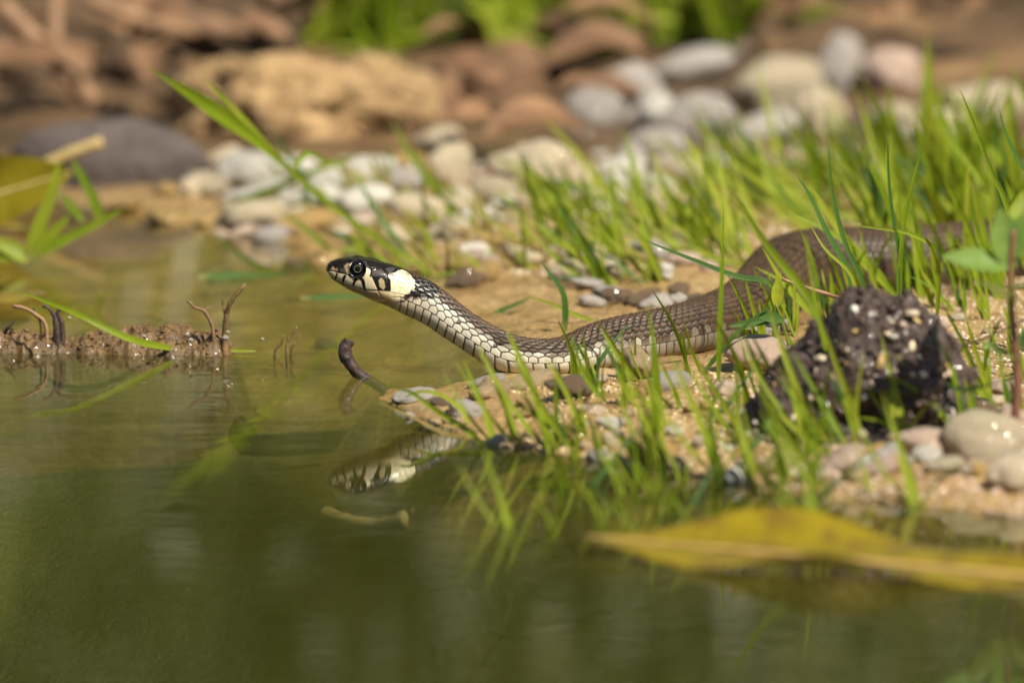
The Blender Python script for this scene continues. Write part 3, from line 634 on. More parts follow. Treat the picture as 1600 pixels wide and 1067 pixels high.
# ------------------------------------------------------------------ bent twig, sticks, floating bits
tw = put(tube_mesh('bent_twig', [at(612, 634, -0.012) + np.array([0.004, 0.004, -0.004]), at(608, 626, -0.006), at(598, 608, -0.004), at(575, 594, -0.003), at(556, 580, -0.003), at(543, 563, -0.003), at(539, 545, -0.003), at(545, 531, -0.003)],
                   np.array([10, 9.5, 9, 8.5, 8, 8, 8, 9.5, 10.5, 10.5, 9]) * U, M['bark'], 110, 18, 0.20, 2), 'bent_twig')
tag(tw, 'dark wet bent twig standing up out of the water below the snake', 'twig')
MARKS = [('the snake head', 580, 440), ('the snake neck', 720, 500), ('the snake belly', 900, 560), ('the snake bend', 1120, 490), ('the far coil', 1300, 400), ('the far coil end', 1480, 385), ('the soil clump', 1350, 560), ('the pink stone', 1195, 556), ('the sandstone lump', 993, 570),
         ('the bent twig', 560, 590), ('the mud raft', 230, 530), ('the curled leaf', 60, 290), ('the grey slab', 180, 260), ('the clay clods', 500, 200), ('the whitish stones', 450, 300), ('the russet clod', 760, 200), ('the grey stones', 1030, 180), ('the beige boulder', 1215, 140), ('the pinkish boulder', 1395, 110),
         ('the broad-leaved plant', 1575, 480), ('the dark red stem', 1550, 760), ('the yellow leaf tip', 950, 800), ('the floating yellow leaf', 1300, 800), ('the pink dry stalk', 1065, 690), ('the dry branches', 90, 80), ('the long grass shoot', 640, 400), ('the wet pebbles', 1000, 465), ('the ochre pebble', 905, 690), ('the brown bank earth', 1500, 60), ('the cream boulder', 830, 262), ('the flat dark clod', 1060, 70), ('the dark clod', 880, 110), ('the bank clods', 640, 40), ('the brown clod', 330, 60), ('the russet bank top', 1250, 30), ('the far stalks', 1540, 240), ('the pale gravel', 900, 380)]
def near_mark(px, py): return min(MARKS, key=lambda m_: (m_[1] - px) ** 2 + (2 * (m_[2] - py)) ** 2)[0]
def stick(name, pts, radii_px, mat, label, Y=0.0, cat='twig', group=None, knob=0.12, seed=1, nseg=24, drop=None):
    P = [at(p[0], p[1], p[2] if len(p) > 2 else Y) for p in pts]
    if drop is not None:
        q = P[drop].copy(); q[2] = gz(q[0], q[1]) - 0.001; q[0] += 0.002
        P = P + [q] if drop == -1 else [q] + P; radii_px = list(radii_px) + [radii_px[-1]] if drop == -1 else [radii_px[0]] + list(radii_px)
    o = put(tube_mesh(name, P, np.array(radii_px) * mpp(P[0][1]), M[mat], nseg, 10, knob, seed), name); return tag(o, label, cat, group)
_gs = [(x_, y_, float(ground(x_, y_)[1]) - 0.004) for x_, y_ in ((508, 806), (560, 818), (600, 820), (640, 810))]
stick('sunken_stick', _gs, [15, 12, 12, 17], 'pale_wood', 'pale bone-shaped stick lying sunk on the pond bed', knob=0.1, seed=4)
stick('wood_chip', [(780, 640, -0.045), (815, 634, -0.045), (850, 630, -0.046), (872, 622, -0.046)], [8, 10, 8, 4], 'bark', 'dark brown wood chip on the mud under the snake neck', seed=9)
stick('wood_chip', [(610, 628, -0.022), (680, 630, -0.028), (760, 632, -0.034), (800, 628, -0.036)], [4, 8, 8, 4], 'red_bark', 'reddish sodden stick lying along the waterline by the bent twig', seed=12)
stick('dry_stalk', [(1086, 708, -0.125), (1066, 688, -0.12), (1042, 662, -0.115)], [4, 4.5, 4], 'pink', 'short pinkish dry stalk lying on the wet gravel', cat='stalk', knob=0.03)
stick('brown_stalk', [(1222, 436, 0.0), (1262, 450, 0.0), (1300, 462, 0.0), (1336, 482, -0.01)], [2.5, 3, 3.2, 3], 'dry_wood', 'thin reddish brown stalk in the grass behind the soil clump', cat='stalk', knob=0.05, drop=-1)
stick('root_fibre', [(960, 516, 0.0098), (985, 514, 0.0126), (1010, 524, 0.0154), (1040, 545, 0.0196), (1050, 556, 0.0220)], [1.2, 1.3, 1.3, 1.2, 1], 'bark', 'fine black root fibre lying over the snake body', cat='root', knob=0.03)
stick('straw', [(1470, 560, -0.09), (1540, 528, -0.09), (1600, 500, -0.09)], [2, 2, 1.5], 'bark', 'dark thin straw leaning beside the soil clump', cat='stalk', knob=0.05, drop=0)

# mud raft with rootlets, in the shallows
def mud_raft():
    c = on(215, 545); root = empty('mud_raft', c)
    tag(root, 'low raft of brown mud with bristling rootlets in the shallow water', 'mud')
    nx, ny = 300, 150; x = np.linspace(-0.052, 0.043, nx); y = np.linspace(-0.026, 0.024, ny); X, Y = np.meshgrid(x, y, indexing='ij')
    env = sstep(0.043, 0.020, X) * np.exp(-((Y + 0.003 + 0.10 * X) / 0.0160) ** 4) * (0.985 + 0.016 * np.sin(X * 160 + 1.0)) 
    P = np.stack([X, Y, 0 * X], -1)
    zz = -0.050 + 0.0545 * env + env * (0.0022 * fbm(P / 0.009, 4, 4) + 0.0022 * fbm(P / 0.0026, 3, 6) + 0.0008 * fbm(P / 0.0009, 2, 7))
    zz += env * 0.0035 * np.exp(-((X - 0.026) / 0.006) ** 2 - ((Y + 0.006) / 0.006) ** 2)
    mesh_obj('mud', np.stack([X, Y, zz], -1).reshape(-1, 3), grid_faces(nx, ny), M['mud'], root)
    zi = np.argwhere(zz > 0.0005); v0, f0 = ICO[1]; VV = []; FF = []
    for k_ in range(900):
        i_, j_ = zi[random.randrange(len(zi))]; q_ = random.uniform(.2, .55) * mm
        VV.append(v0 * q_ * np.array([1.5, 1, .8]) + np.array([X[i_, j_], Y[i_, j_], zz[i_, j_]])); FF.append(f0 + k_ * len(v0))
    tag(mesh_obj('crumbs', np.concatenate(VV), np.concatenate(FF), M['mud'], root, smooth=False), kind='stuff')
    def rt(pts, r, mat, seed):
        P = [at(a, b_, Yv) - c for a, b_, Yv in pts]
        if len(P) > 2 and pts[0][1] > 496: P = [np.array([P[0][0], P[0][1], -0.006])] + P; r = [r[0]] + list(r)
        put(tube_mesh('rootlet', P, np.array(r) * U, M[mat], 18, 8, 0.22, seed), 'rootlet', root)
    rt([(352, 540, .035), (352, 515, .035), (354, 490, .034), (362, 470, .033), (384, 443, .033)], [5.5, 5, 4.5, 3.5, 2.5], 'mud', 1)
    rt([(352, 490, .034), (349, 480, .034), (348, 467, .034)], [2.5, 2, 1.5], 'mud', 2)
    rt([(332, 512, .036), (326, 496, .036), (318, 485, .036), (304, 480, .036), (294, 470, .036)], [3, 3, 3, 2.5, 2.5], 'dry_wood', 3)
    rt([(318, 485, .036), (330, 480, .036)], [1.6, 1.2], 'dry_wood', 4)
    rt([(88, 505, .04), (84, 492, .04), (76, 482, .04), (66, 478, .04)], [6, 5, 3, 2], 'bark', 5)
    rt([(70, 505, .04), (56, 492, .04), (40, 482, .04), (20, 478, .04)], [3.5, 3.5, 3, 3], 'dry_wood', 6)
    rt([(62, 500, .04), (55, 490, .04), (52, 481, .04)], [2, 1.8, 1.5], 'bark', 7)
    rt([(96, 503, .04), (90, 488, .04), (98, 482, .04), (108, 484, .04)], [5, 4, 3, 2], 'bark', 8)
    rt([(448, 545, .036), (450, 532, .036), (460, 518, .036), (464, 510, .036)], [2.5, 2.2, 2, 1.4], 'mud', 9)
    rt([(456, 545, .036), (464, 533, .036), (468, 522, .036)], [2.2, 2, 1.3], 'mud', 10)
    rt([(430, 548, .036), (440, 536, .036), (444, 524, .036)], [2.2, 2, 1.3], 'mud', 11)
    rt([(10, 515, .045), (18, 508, .045), (22, 500, .045)], [3, 2.5, 1.5], 'bark', 12)
    Vg, Fg = lump(2, (1, .8, .8), 0.2, 1, 5)
    for px, py, s_ in ((352, 528, 8), (298, 531, 6), (356, 519, 5), (108, 497, 5), (225, 525, 5), (170, 520, 4), (410, 530, 5)):
        o = mesh_obj('grit_grain', Vg, Fg, M['grey' if s_ > 5 else 'cream'], root); q = at(px, py, 0.028) - c; o.location = q; o.scale = (s_ * U * .7,) * 3
mud_raft()

# ------------------------------------------------------------------ stones
PEB = []
for k in range(9):
    Vp, Fp = lump(4, (1, 0.85, [0.55, 0.7, 0.62][k % 3]), 0.42, 1.05, 100 + k, 4)
    me = mesh_obj('seed', Vp, Fp, M['cream']); PEB.append(me.data); bpy.data.objects.remove(me)
PEBM = {}
def pebble(name, px, py, rx, ry, mat, label, group, Y=None, sink=0.35, var=None, rot=None):
    var = random.randrange(9) if var is None else var
    key = (var, mat)
    if key not in PEBM:
        d = PEB[var].copy(); d.materials.clear(); d.materials.append(M[mat]); PEBM[key] = d
    p = ground(px, py + ry * 0.85) if Y is None else at(px, py, Y)
    s_ = mpp(p[1]); o = put(PEBM[key], name)
    p[1] += rx * s_ * 0.4
    z = gz(p[0], p[1])
    o.location = (p[0], p[1], z + ry * s_ * (1 - sink) if Y is None else p[2])
    o.scale = (1.08 * rx * s_, rx * s_ * random.uniform(0.75, 1.05), 1.1 * ry * s_ / 0.62); o.rotation_euler = (random.uniform(-.25, .25), random.uniform(-.3, .3) if rot is None else rot, random.uniform(0, 6.28) if rx < 1.5 * ry else random.uniform(-.35, .35))
    return tag(o, label, 'stone', group)
# pale stones in the strip under the clay clod
for px, py, rx, ry, m_ in [(385, 270, 52, 26, 'white'), (460, 262, 40, 22, 'white'), (552, 280, 66, 27, 'white'), (625, 288, 40, 24, 'grey'), (700, 262, 44, 32, 'cream'), (300, 295, 18, 14, 'cream'), (335, 300, 28, 15, 'cream'),
                           (410, 310, 60, 18, 'white'), (500, 318, 50, 20, 'white'), (575, 318, 48, 20, 'white'), (650, 330, 55, 26, 'cream'), (715, 320, 42, 24, 'cream'), (385, 345, 55, 22, 'cream'), (350, 250, 26, 16, 'cream'),
                           (475, 350, 45, 16, 'ochre'), (560, 350, 36, 14, 'pink'), (620, 365, 30, 14, 'cream'), (690, 360, 34, 16, 'cream'), (740, 345, 30, 17, 'white'), (770, 300, 34, 22, 'cream'), (262, 300, 22, 11, 'ochre'), (200, 320, 26, 10, 'ochre'), (265, 345, 34, 12, 'ochre'),
                           (425, 370, 26, 12, 'grey'), (690, 215, 34, 22, 'cream')]:
    nm = {'white': 'whitish', 'cream': 'cream', 'grey': 'grey', 'ochre': 'ochre', 'pink': 'pinkish'}[m_]
    pebble('stone', px, py, rx, ry, m_, f'{"big " if rx > 48 else "small " if rx < 32 else ""}{nm} smooth stone in the strip near {near_mark(px + 40, py + 40)}', f'{nm} stones before the clay clod')
# bigger stones of the far heap
for px, py, rx, ry, m_ in [(830, 262, 62, 42, 'cream'), (985, 150, 46, 42, 'grey'), (1082, 108, 62, 24, 'grey'), (1215, 135, 66, 48, 'cream'), (1280, 172, 48, 36, 'cream'), (1395, 110, 42, 40, 'pink'), (1310, 105, 32, 44, 'grey'), (1085, 190, 56, 36, 'grey'),
                           (1030, 178, 40, 30, 'white'), (1020, 225, 45, 24, 'grey'), (1145, 232, 40, 22, 'cream'), (930, 168, 42, 26, 'grey'), (1195, 205, 50, 22, 'grey'), (1540, 170, 60, 38, 'cream'), (1460, 205, 50, 24, 'cream'), (985, 265, 44, 24, 'white'),
                           (905, 272, 34, 18, 'cream'), (1075, 268, 48, 20, 'cream'), (1330, 255, 50, 24, 'cream'), (1240, 255, 44, 20, 'pink'), (1395, 180, 40, 22, 'cream'), (905, 215, 28, 18, 'brown'), (1130, 150, 26, 20, 'brown'), (1160, 85, 26, 18, 'brown')]:
    nm = {'white': 'whitish', 'cream': 'beige', 'grey': 'grey', 'brown': 'brown', 'pink': 'pinkish'}[m_]
    pebble('stone', px, py, rx, ry, m_, f'{"big " if rx > 48 else "small " if rx < 36 else ""}{nm} rounded stone of the heap near {near_mark(px + 60, py + 30)}', f'{nm} stones in the heap behind the grass')
# stones at the snake's side
for px, py, rx, ry, m_, lb in [(1045, 602, 36, 19, 'grey', 'grey and white wet pebble on the mud below the snake flank'), (1195, 556, 56, 30, 'pink', 'large pale pink stone between the snake and the soil clump'), (993, 570, 32, 30, 'sandstone', 'knobbly golden sandstone lump touching the snake belly'),
                               (1198, 512, 34, 12, 'grey', 'flat grey stone under the bend of the snake'), (830, 598, 42, 13, 'sandstone', 'flat tan stone under the snake neck at the waterline'), (895, 612, 34, 16, 'brown', 'brown angular stone below the snake belly beside grass'),
                               (760, 597, 26, 9, 'grey', 'low grey pebble awash where the snake leaves the water'), (1018, 705, 38, 22, 'ochre', 'round ochre pebble awash at the waterline'), (905, 690, 36, 15, 'ochre', 'flat ochre pebble in the shallow water by the grass'),
                               (1390, 655, 40, 22, 'pink', 'pinkish pebble against the foot of the soil clump'), (1545, 690, 60, 38, 'cream', 'large cream pebble by the stem of the broad-leaved plant'), (1530, 650, 26, 20, 'brown', 'dark brown pebble between gravel and soil clump'),
                               (1450, 700, 44, 24, 'pink', 'broad pale pink pebble in the gravel in front of the soil clump'), (1590, 750, 50, 26, 'cream', 'cream pebble at the water edge by the dark stem'), (1480, 730, 30, 16, 'cream', 'small cream pebble at the foot of the gravel'), (645, 622, 30, 9, 'grey', 'thin grey pebble beside the reddish sodden stick')]:
    pebble('pebble', px, py, rx, ry, m_, lb, None)
for k in range(13):                                                     # wet brown lumps behind the snake
    px, py = random.uniform(905, 1085), random.uniform(448, 480)
    pebble('wet_pebble', px, py, random.uniform(13, 26), random.uniform(8, 13), random.choice(['brown', 'brown', 'grey']), 'wet dark pebble in the muddy dip behind the snake body', 'wet pebbles behind the snake')
# gravel one can count
def scatter(nm, name, n_, box, r, mats, label, group, cond=None, sink=0.35):
    k = 0; tries = 0
    while k < n_ and tries < n_ * 8:
        tries += 1
        px, py = random.uniform(box[0], box[2]), random.uniform(box[1], box[3])
        if cond and not cond(px, py): continue
        q = random.random() ** 1.8; rx = r[0] + (r[1] - r[0]) * q
        m_ = random.choice(mats); c_ = {'white': 'whitish', 'cream': 'cream', 'grey': 'grey', 'ochre': 'ochre', 'pink': 'pinkish', 'brown': 'brown', 'sandstone': 'sandy'}[m_]
        pebble(name, px, py, rx, rx * random.uniform(0.45, 0.75), m_, f'{"large " if q > .45 else "small " if q < .1 else ""}{c_} pebble {label} by {near_mark(px, py)}', f'{c_} {group}', sink=sink); k += 1
scatter('a', 'pebble', 62, (1150, 640, 1620, 760), (9, 30), ['pink', 'cream', 'pink', 'ochre', 'white', 'grey', 'sandstone'], 'in the gravel strip', 'gravel pebbles before the soil clump')
scatter('b', 'pebble', 46, (900, 590, 1180, 745), (6, 22), ['cream', 'ochre', 'sandstone', 'sandstone', 'white', 'pink'], 'on the wet golden mud', 'pebbles below the snake belly')
scatter('c', 'pebble', 60, (740, 300, 1120, 430), (9, 30), ['cream', 'pink', 'white', 'grey', 'ochre', 'cream'], 'among the back grass', 'pebbles behind the snake neck')
scatter('d', 'pebble', 30, (380, 365, 800, 440), (7, 26), ['cream', 'ochre', 'brown', 'sandstone', 'pink'], 'at the inlet shore', 'pebbles behind the snake head')
scatter('e', 'pebble', 30, (1440, 470, 1620, 640), (6, 20), ['pink', 'cream', 'sandstone'], 'on the fine sand', 'pebbles beside the soil clump')
scatter('f', 'pebble', 28, (60, 330, 520, 560), (8, 26), ['ochre', 'brown', 'sandstone', 'ochre'], 'awash in the shallow inlet', 'pebbles in the inlet', sink=0.7)
scatter('h', 'pebble', 55, (290, 245, 830, 375), (8, 26), ['white', 'cream', 'cream', 'pink', 'white', 'ochre'], 'of the pale strip', 'small stones of the pale strip')
scatter('i', 'pebble', 40, (860, 230, 1560, 330), (9, 28), ['cream', 'pink', 'grey', 'white', 'ochre'], 'under the back grass', 'pebbles under the back grass')
scatter('g', 'pebble', 18, (620, 600, 940, 720), (7, 24), ['ochre', 'brown', 'sandstone', 'grey'], 'at the waterline', 'pebbles near the bent twig', sink=0.6)
# sand and fine grit: past counting
def grit_stuff(name, n_, box, r, mat, seed):
    rs = np.random.default_rng(seed); v0, f0 = ICO[1]; VV = []; FF = []
    px = rs.uniform(box[0], box[2], n_); py = rs.uniform(box[1], box[3], n_)
    P = np.array([on(a, b_, 0.004) for a, b_ in zip(px, py)]); P[:, 2] = height(P[:, 0], P[:, 1]); P = P[P[:, 2] > -0.002]
    for k, p in enumerate(P):
        VV.append(v0 * (r * rs.uniform(.5, 1.5) * np.array([rs.uniform(.7, 1.3), rs.uniform(.7, 1.3), rs.uniform(.5, .9)])) + p); FF.append(f0 + k * len(v0))
    tag(mesh_obj(name, np.concatenate(VV), np.concatenate(FF), M[mat], smooth=False), kind='stuff')
    return bpy.context.scene.objects[-1]
for nm, n_, box, r, mat, sd_, lb in [('gravel', 1500, (1120, 600, 1640, 790), 0.00085, 'pink_wet', 1, 'fine pinkish gravel grains on the shore before the soil clump'), ('gravel', 1300, (1400, 440, 1640, 660), 0.0006, 'cream_wet', 2, 'fine cream sand grains beside the soil clump'),
                                     ('gravel', 2200, (800, 580, 1200, 740), 0.0006, 'sand_wet', 3, 'fine golden sand grains on the wet mud below the snake'), ('gravel', 1200, (700, 290, 1600, 420), 0.0010, 'cream_wet', 4, 'fine cream gravel under the grass behind the snake')]:
    before = set(scene.objects.keys()); grit_stuff(nm, n_, box, r, mat, sd_)
    for k in set(scene.objects.keys()) - before: tag(scene.objects[k], lb, 'gravel')

# ------------------------------------------------------------------ clods, slab and branches of the far bank
def clod(name, px, py, Y, hw, hh, hd, mat, label, seed, amp=0.35, freq=1.6, fine=0.10, flat=0.0):
    V, F = ICO[5]; c = at(px, py, Y); s_ = mpp(Y)
    d = amp * fbm(V * freq + seed, 4, seed, 0.5) + fine * fbm(V * freq * 5 + seed, 3, seed + 9, 0.6)
    P = V * (1 + d)[:, None] * np.array([hw * s_, hd * s_, hh * s_])
    return tag(mesh_obj(name, P + c, F, M[mat]), label, 'clod')
clod('clay_clod', 440, 165, 0.50, 165, 84, 130, 'clay', 'big tan dried clay clod overhanging the pale stones', 3, 0.45, 2.0, 0.16)
clod('clay_clod', 590, 180, 0.52, 115, 78, 120, 'clay', 'rounded tan clay clod leaning on the bigger clay clod', 8, 0.4, 2.2, 0.15)
clod('earth_clod', 330, 60, 0.66, 140, 75, 130, 'earth', 'brown earth clod sitting behind the tan clay clod', 12, 0.4, 2.2)
clod('earth_clod', 760, 175, 0.60, 120, 78, 120, 'litter', 'russet earth clod between the clay and the stone heap', 17, 0.5, 2.2, 0.2)
clod('earth_clod', 880, 150, 0.64, 90, 58, 110, 'earth', 'dark earth clod beside the grey stones of the heap', 19, 0.5, 2.2, 0.2)
clod('earth_clod', 120, 130, 0.62, 190, 100, 160, 'earth', 'dark earth clod behind the grey slab and dry branches', 23, 0.5, 2.0, 0.2)
clod('earth_clod', 1300, 35, 0.84, 160, 60, 130, 'litter', 'russet brown earth clod above the stone heap', 27, 0.5, 2.4, 0.2)
clod('earth_clod', 1530, 60, 0.84, 120, 85, 130, 'earth', 'dark brown earth clod above the stones past the tall grass', 31, 0.5, 2.2, 0.2)
clod('earth_clod', 1060, 84, 0.74, 150, 26, 110, 'earth', 'flat dark earth clod under the green tuft on the bank', 37, 0.5, 2.2, 0.2)
clod('stone_slab', 165, 264, 0.385, 152, 76, 70, 'slab', 'dark grey smooth slab behind the yellow-green leaf', 41, 0.22, 1.2, 0.02)['category'] = 'slab'
stick('dry_branch', [(0, 10, 0.56), (60, 70, 0.555), (110, 120, 0.55), (150, 165, 0.545)], [17, 16, 17, 15], 'dry_wood', 'thick dry branch slanting down behind the grey slab', cat='branch', seed=3)
stick('dry_branch', [(90, -20, 0.57), (85, 40, 0.565), (95, 110, 0.555)], [14, 13, 12], 'dry_wood', 'upright dry branch crossing the slanting one on the bank', cat='branch', seed=5)
stick('dry_branch', [(140, 0, 0.60), (210, 30, 0.60), (300, 50, 0.60)], [13, 12, 9], 'dry_wood', 'lying dry branch on the earth clod of the bank', cat='branch', seed=7)
stick('dry_branch', [(1290, 70, 0.74), (1380, 40, 0.74), (1470, 20, 0.74)], [12, 11, 8], 'dry_wood', 'dry branch lying on the russet earth above the stones', cat='branch', seed=8)
stick('dry_branch', [(1470, 95, 0.72), (1540, 65, 0.72), (1620, 50, 0.72)], [10, 9, 8], 'dry_wood', 'dry branch on the dark earth past the tall grass', cat='branch', seed=11)
stick('pale_twig', [(60, 262, 0.34), (110, 240, 0.34), (160, 222, 0.34)], [8, 9, 10], 'pale_wood', 'pale yellow twig resting on the yellow-green leaf', seed=6, knob=0.06)
for k in range(46):                                                     # curled dead leaves on the bank
    px, py = random.choice([(random.uniform(690, 960), random.uniform(70, 250)), (random.uniform(1150, 1620), random.uniform(0, 110)), (random.uniform(0, 330), random.uniform(20, 200)), (random.uniform(250, 480), random.uniform(20, 110))])
    p = ground(px, py); L = random.uniform(0.010, 0.022); a = random.uniform(0, 6.28); dx = np.array([math.cos(a), math.sin(a), 0.2 * random.uniform(-1, 1)]) * L
    base = p + np.array([0, -0.012, random.uniform(0.006, 0.02)])
    me = blade_mesh('dead_leaf', [base - dx, base + np.array([0, 0, L * .3]), base + dx], L * random.uniform(.5, .9), M['litter'], (random.uniform(-.5, .5), -.6, 1), random.uniform(.1, .5), 9, lambda t: np.sin(np.pi * np.clip(t, .02, .98)) ** 0.7)
    tag(put(me, 'dead_leaf'), f'{"big " if L > .017 else "small " if L < .013 else ""}curled brown dead leaf on the bank by {near_mark(px, py)}', 'leaf', 'dead leaves on the bank')

# ------------------------------------------------------------------ the two big leaves
def broad_leaf(name, base, tip, width, mat, label, cup=0.25, wav=0.15, up=(0, 0, 1), cat='leaf', rib=None, bend=0.0, parent=None, nl=26, nw=13):
    base, tip = np.array(base), np.array(tip); ax = tip - base; L = np.linalg.norm(ax); ax = ax / L
    up = np.array(up, float); sd = np.cross(ax, up); sd /= np.linalg.norm(sd); nn = np.cross(sd, ax)
    V = []; UV = []
    for i in range(nl):
        t = i / (nl - 1); w = width / 2 * (math.sin(math.pi * min(max(t, 0.012), 0.985) ** 0.85) ** 0.75)
        for j in range(nw):
            q = j / (nw - 1) * 2 - 1
            zz = cup * abs(q) ** 1.5 * w + wav * w * 0.4 * math.sin(t * 9 + q * 2) * q * q + bend * L * math.sin(math.pi * t) + 0.03 * w * math.cos(t * 60) * (1 - abs(q))
            V.append(base + ax * L * t + sd * w * q + nn * zz); UV.append((q * 2 + 2, 0.2 + 0.75 * t))
    F = grid_faces(nl, nw); me = bpy.data.meshes.new(name); me.from_pydata([tuple(v) for v in V], [], F.tolist()); me.materials.append(M[mat])
    me.polygons.foreach_set('use_smooth', [True] * len(me.polygons))
    uv = me.uv_layers.new(name='UVMap'); li = np.empty(len(me.loops), np.int32); me.loops.foreach_get('vertex_index', li); uv.data.foreach_set('uv', np.array(UV, np.float32)[li].ravel())
    o = put(me, name, parent)
    if label: tag(o, label, cat)
    if rib:
        C = [base + ax * L * t + nn * (bend * L * math.sin(math.pi * t) + 0.0002) for t in np.linspace(0, 1, 8)]
        put(tube_mesh('midrib', C, [width * 0.022, width * 0.018, width * 0.006], M[rib], 20, 8, 0.02), 'midrib', o)
    return o
wz = 0.0012
a_, b_ = on(1640, 905, wz), on(905, 838, wz + 0.002)
broad_leaf('fallen_leaf', a_, b_, 0.037, 'yellow_leaf', 'big yellow fallen leaf floating on the water before the gravel', 0.16, 0.5, (0, -0.12, 1), rib='ochre')
lb = at(-90, 330, 0.27); lt = at(112, 268, 0.27)
broad_leaf('curled_leaf', lb, lt, 105 * mpp(0.27), 'olive_leaf', 'curled yellow-green leaf standing at the inlet edge before the slab', 0.5, 0.5, (0.0, -1, 0.35), rib='pale_wood')
broad_leaf('fallen_leaf', on(-60, 362, .001), on(110, 352, .001), 60 * mpp(.27), 'yellow_leaf', 'yellow leaf lying in the water under the curled leaf', 0.1, 0.3)
broad_leaf('fallen_leaf', on(-60, 470, .0006), on(70, 455, .0006), 130 * mpp(.1), 'yellow_leaf', 'yellow leaf awash in the inlet by the mud raft', 0.03, 0.15)

# ------------------------------------------------------------------ grass
def hero(name, pts, wpx, mat, label, face=(0.15, -1, 0.35), fold=0.25, twist=0.0, prof=None, group=None, parent=None, nseg=16):
    P0 = ground(pts[0][0], pts[0][1])
    if P0[2] < 0: P0 = on(pts[0][0], pts[0][1], 0.0)
    dY = P0[1] - pts[0][2]
    if label and 'float' in label: P = [on(p[0], p[1], 0.0008) for p in pts]
    elif abs(dY) < 0.06: P = [at(p[0], p[1], p[2] + dY) for p in pts]
    else: P = [at(*p) for p in pts]
    g_ = gz(P[0][0], P[0][1])
    if P[0][2] > max(g_, 0) + 0.003: P = [np.array([P[0][0] + 0.0005, P[0][1], g_ - 0.001])] + P      # rooted
    me = blade_mesh(name, P, wpx * mpp(P[0][1]), M[mat], face, fold, nseg, prof, twist)
    o = put(me, name, parent)
    if label: tag(o, label, 'grass blade', group)
    return o
stem_prof = lambda t: 0.25 + 0.75 * np.exp(-((t - 0.78) / 0.17) ** 2) * (t < 0.78) + (t >= 0.78) * 0.75 * np.maximum(0, 1 - ((t - 0.78) / 0.22) ** 1.6) - 0.22 * sstep(.8, 1, t)
g = empty('grass_shoot', at(690, 425, 0.19)); tag(g, 'long arching grass shoot with two tips leaning over the inlet', 'grass')
def sub(root, pts, w, mat, name='blade', **k):
    off = np.array(root.location); P = [at(*p) - off for p in pts]
    return put(blade_mesh(name, P, w * mpp(pts[0][2]), M[mat], k.get('face', (0.15, -1, 0.35)), k.get('fold', .25), k.get('nseg', 18), k.get('prof'), k.get('twist', 0)), name, root)
sub(g, [(690, 432, .195), (640, 405, .195), (560, 352, .19), (490, 298, .185), (430, 245, .18), (375, 200, .175), (300, 148, .168), (228, 104, .16)], 25, 'grass_mid', prof=lambda t: 0.34 + 0.66 * np.exp(-((t - 0.76) / 0.13) ** 2) - 0.34 * sstep(.85, 1, t) + 0.0 * t, twist=0.4)
sub(g, [(455, 268, .182), (420, 232, .182), (375, 180, .18), (345, 150, .178), (314, 120, .176)], 10, 'grass_light')
sub(g, [(455, 268, .182), (480, 240, .19), (520, 255, .2), (556, 243, .2)], 9, 'grass_mid')
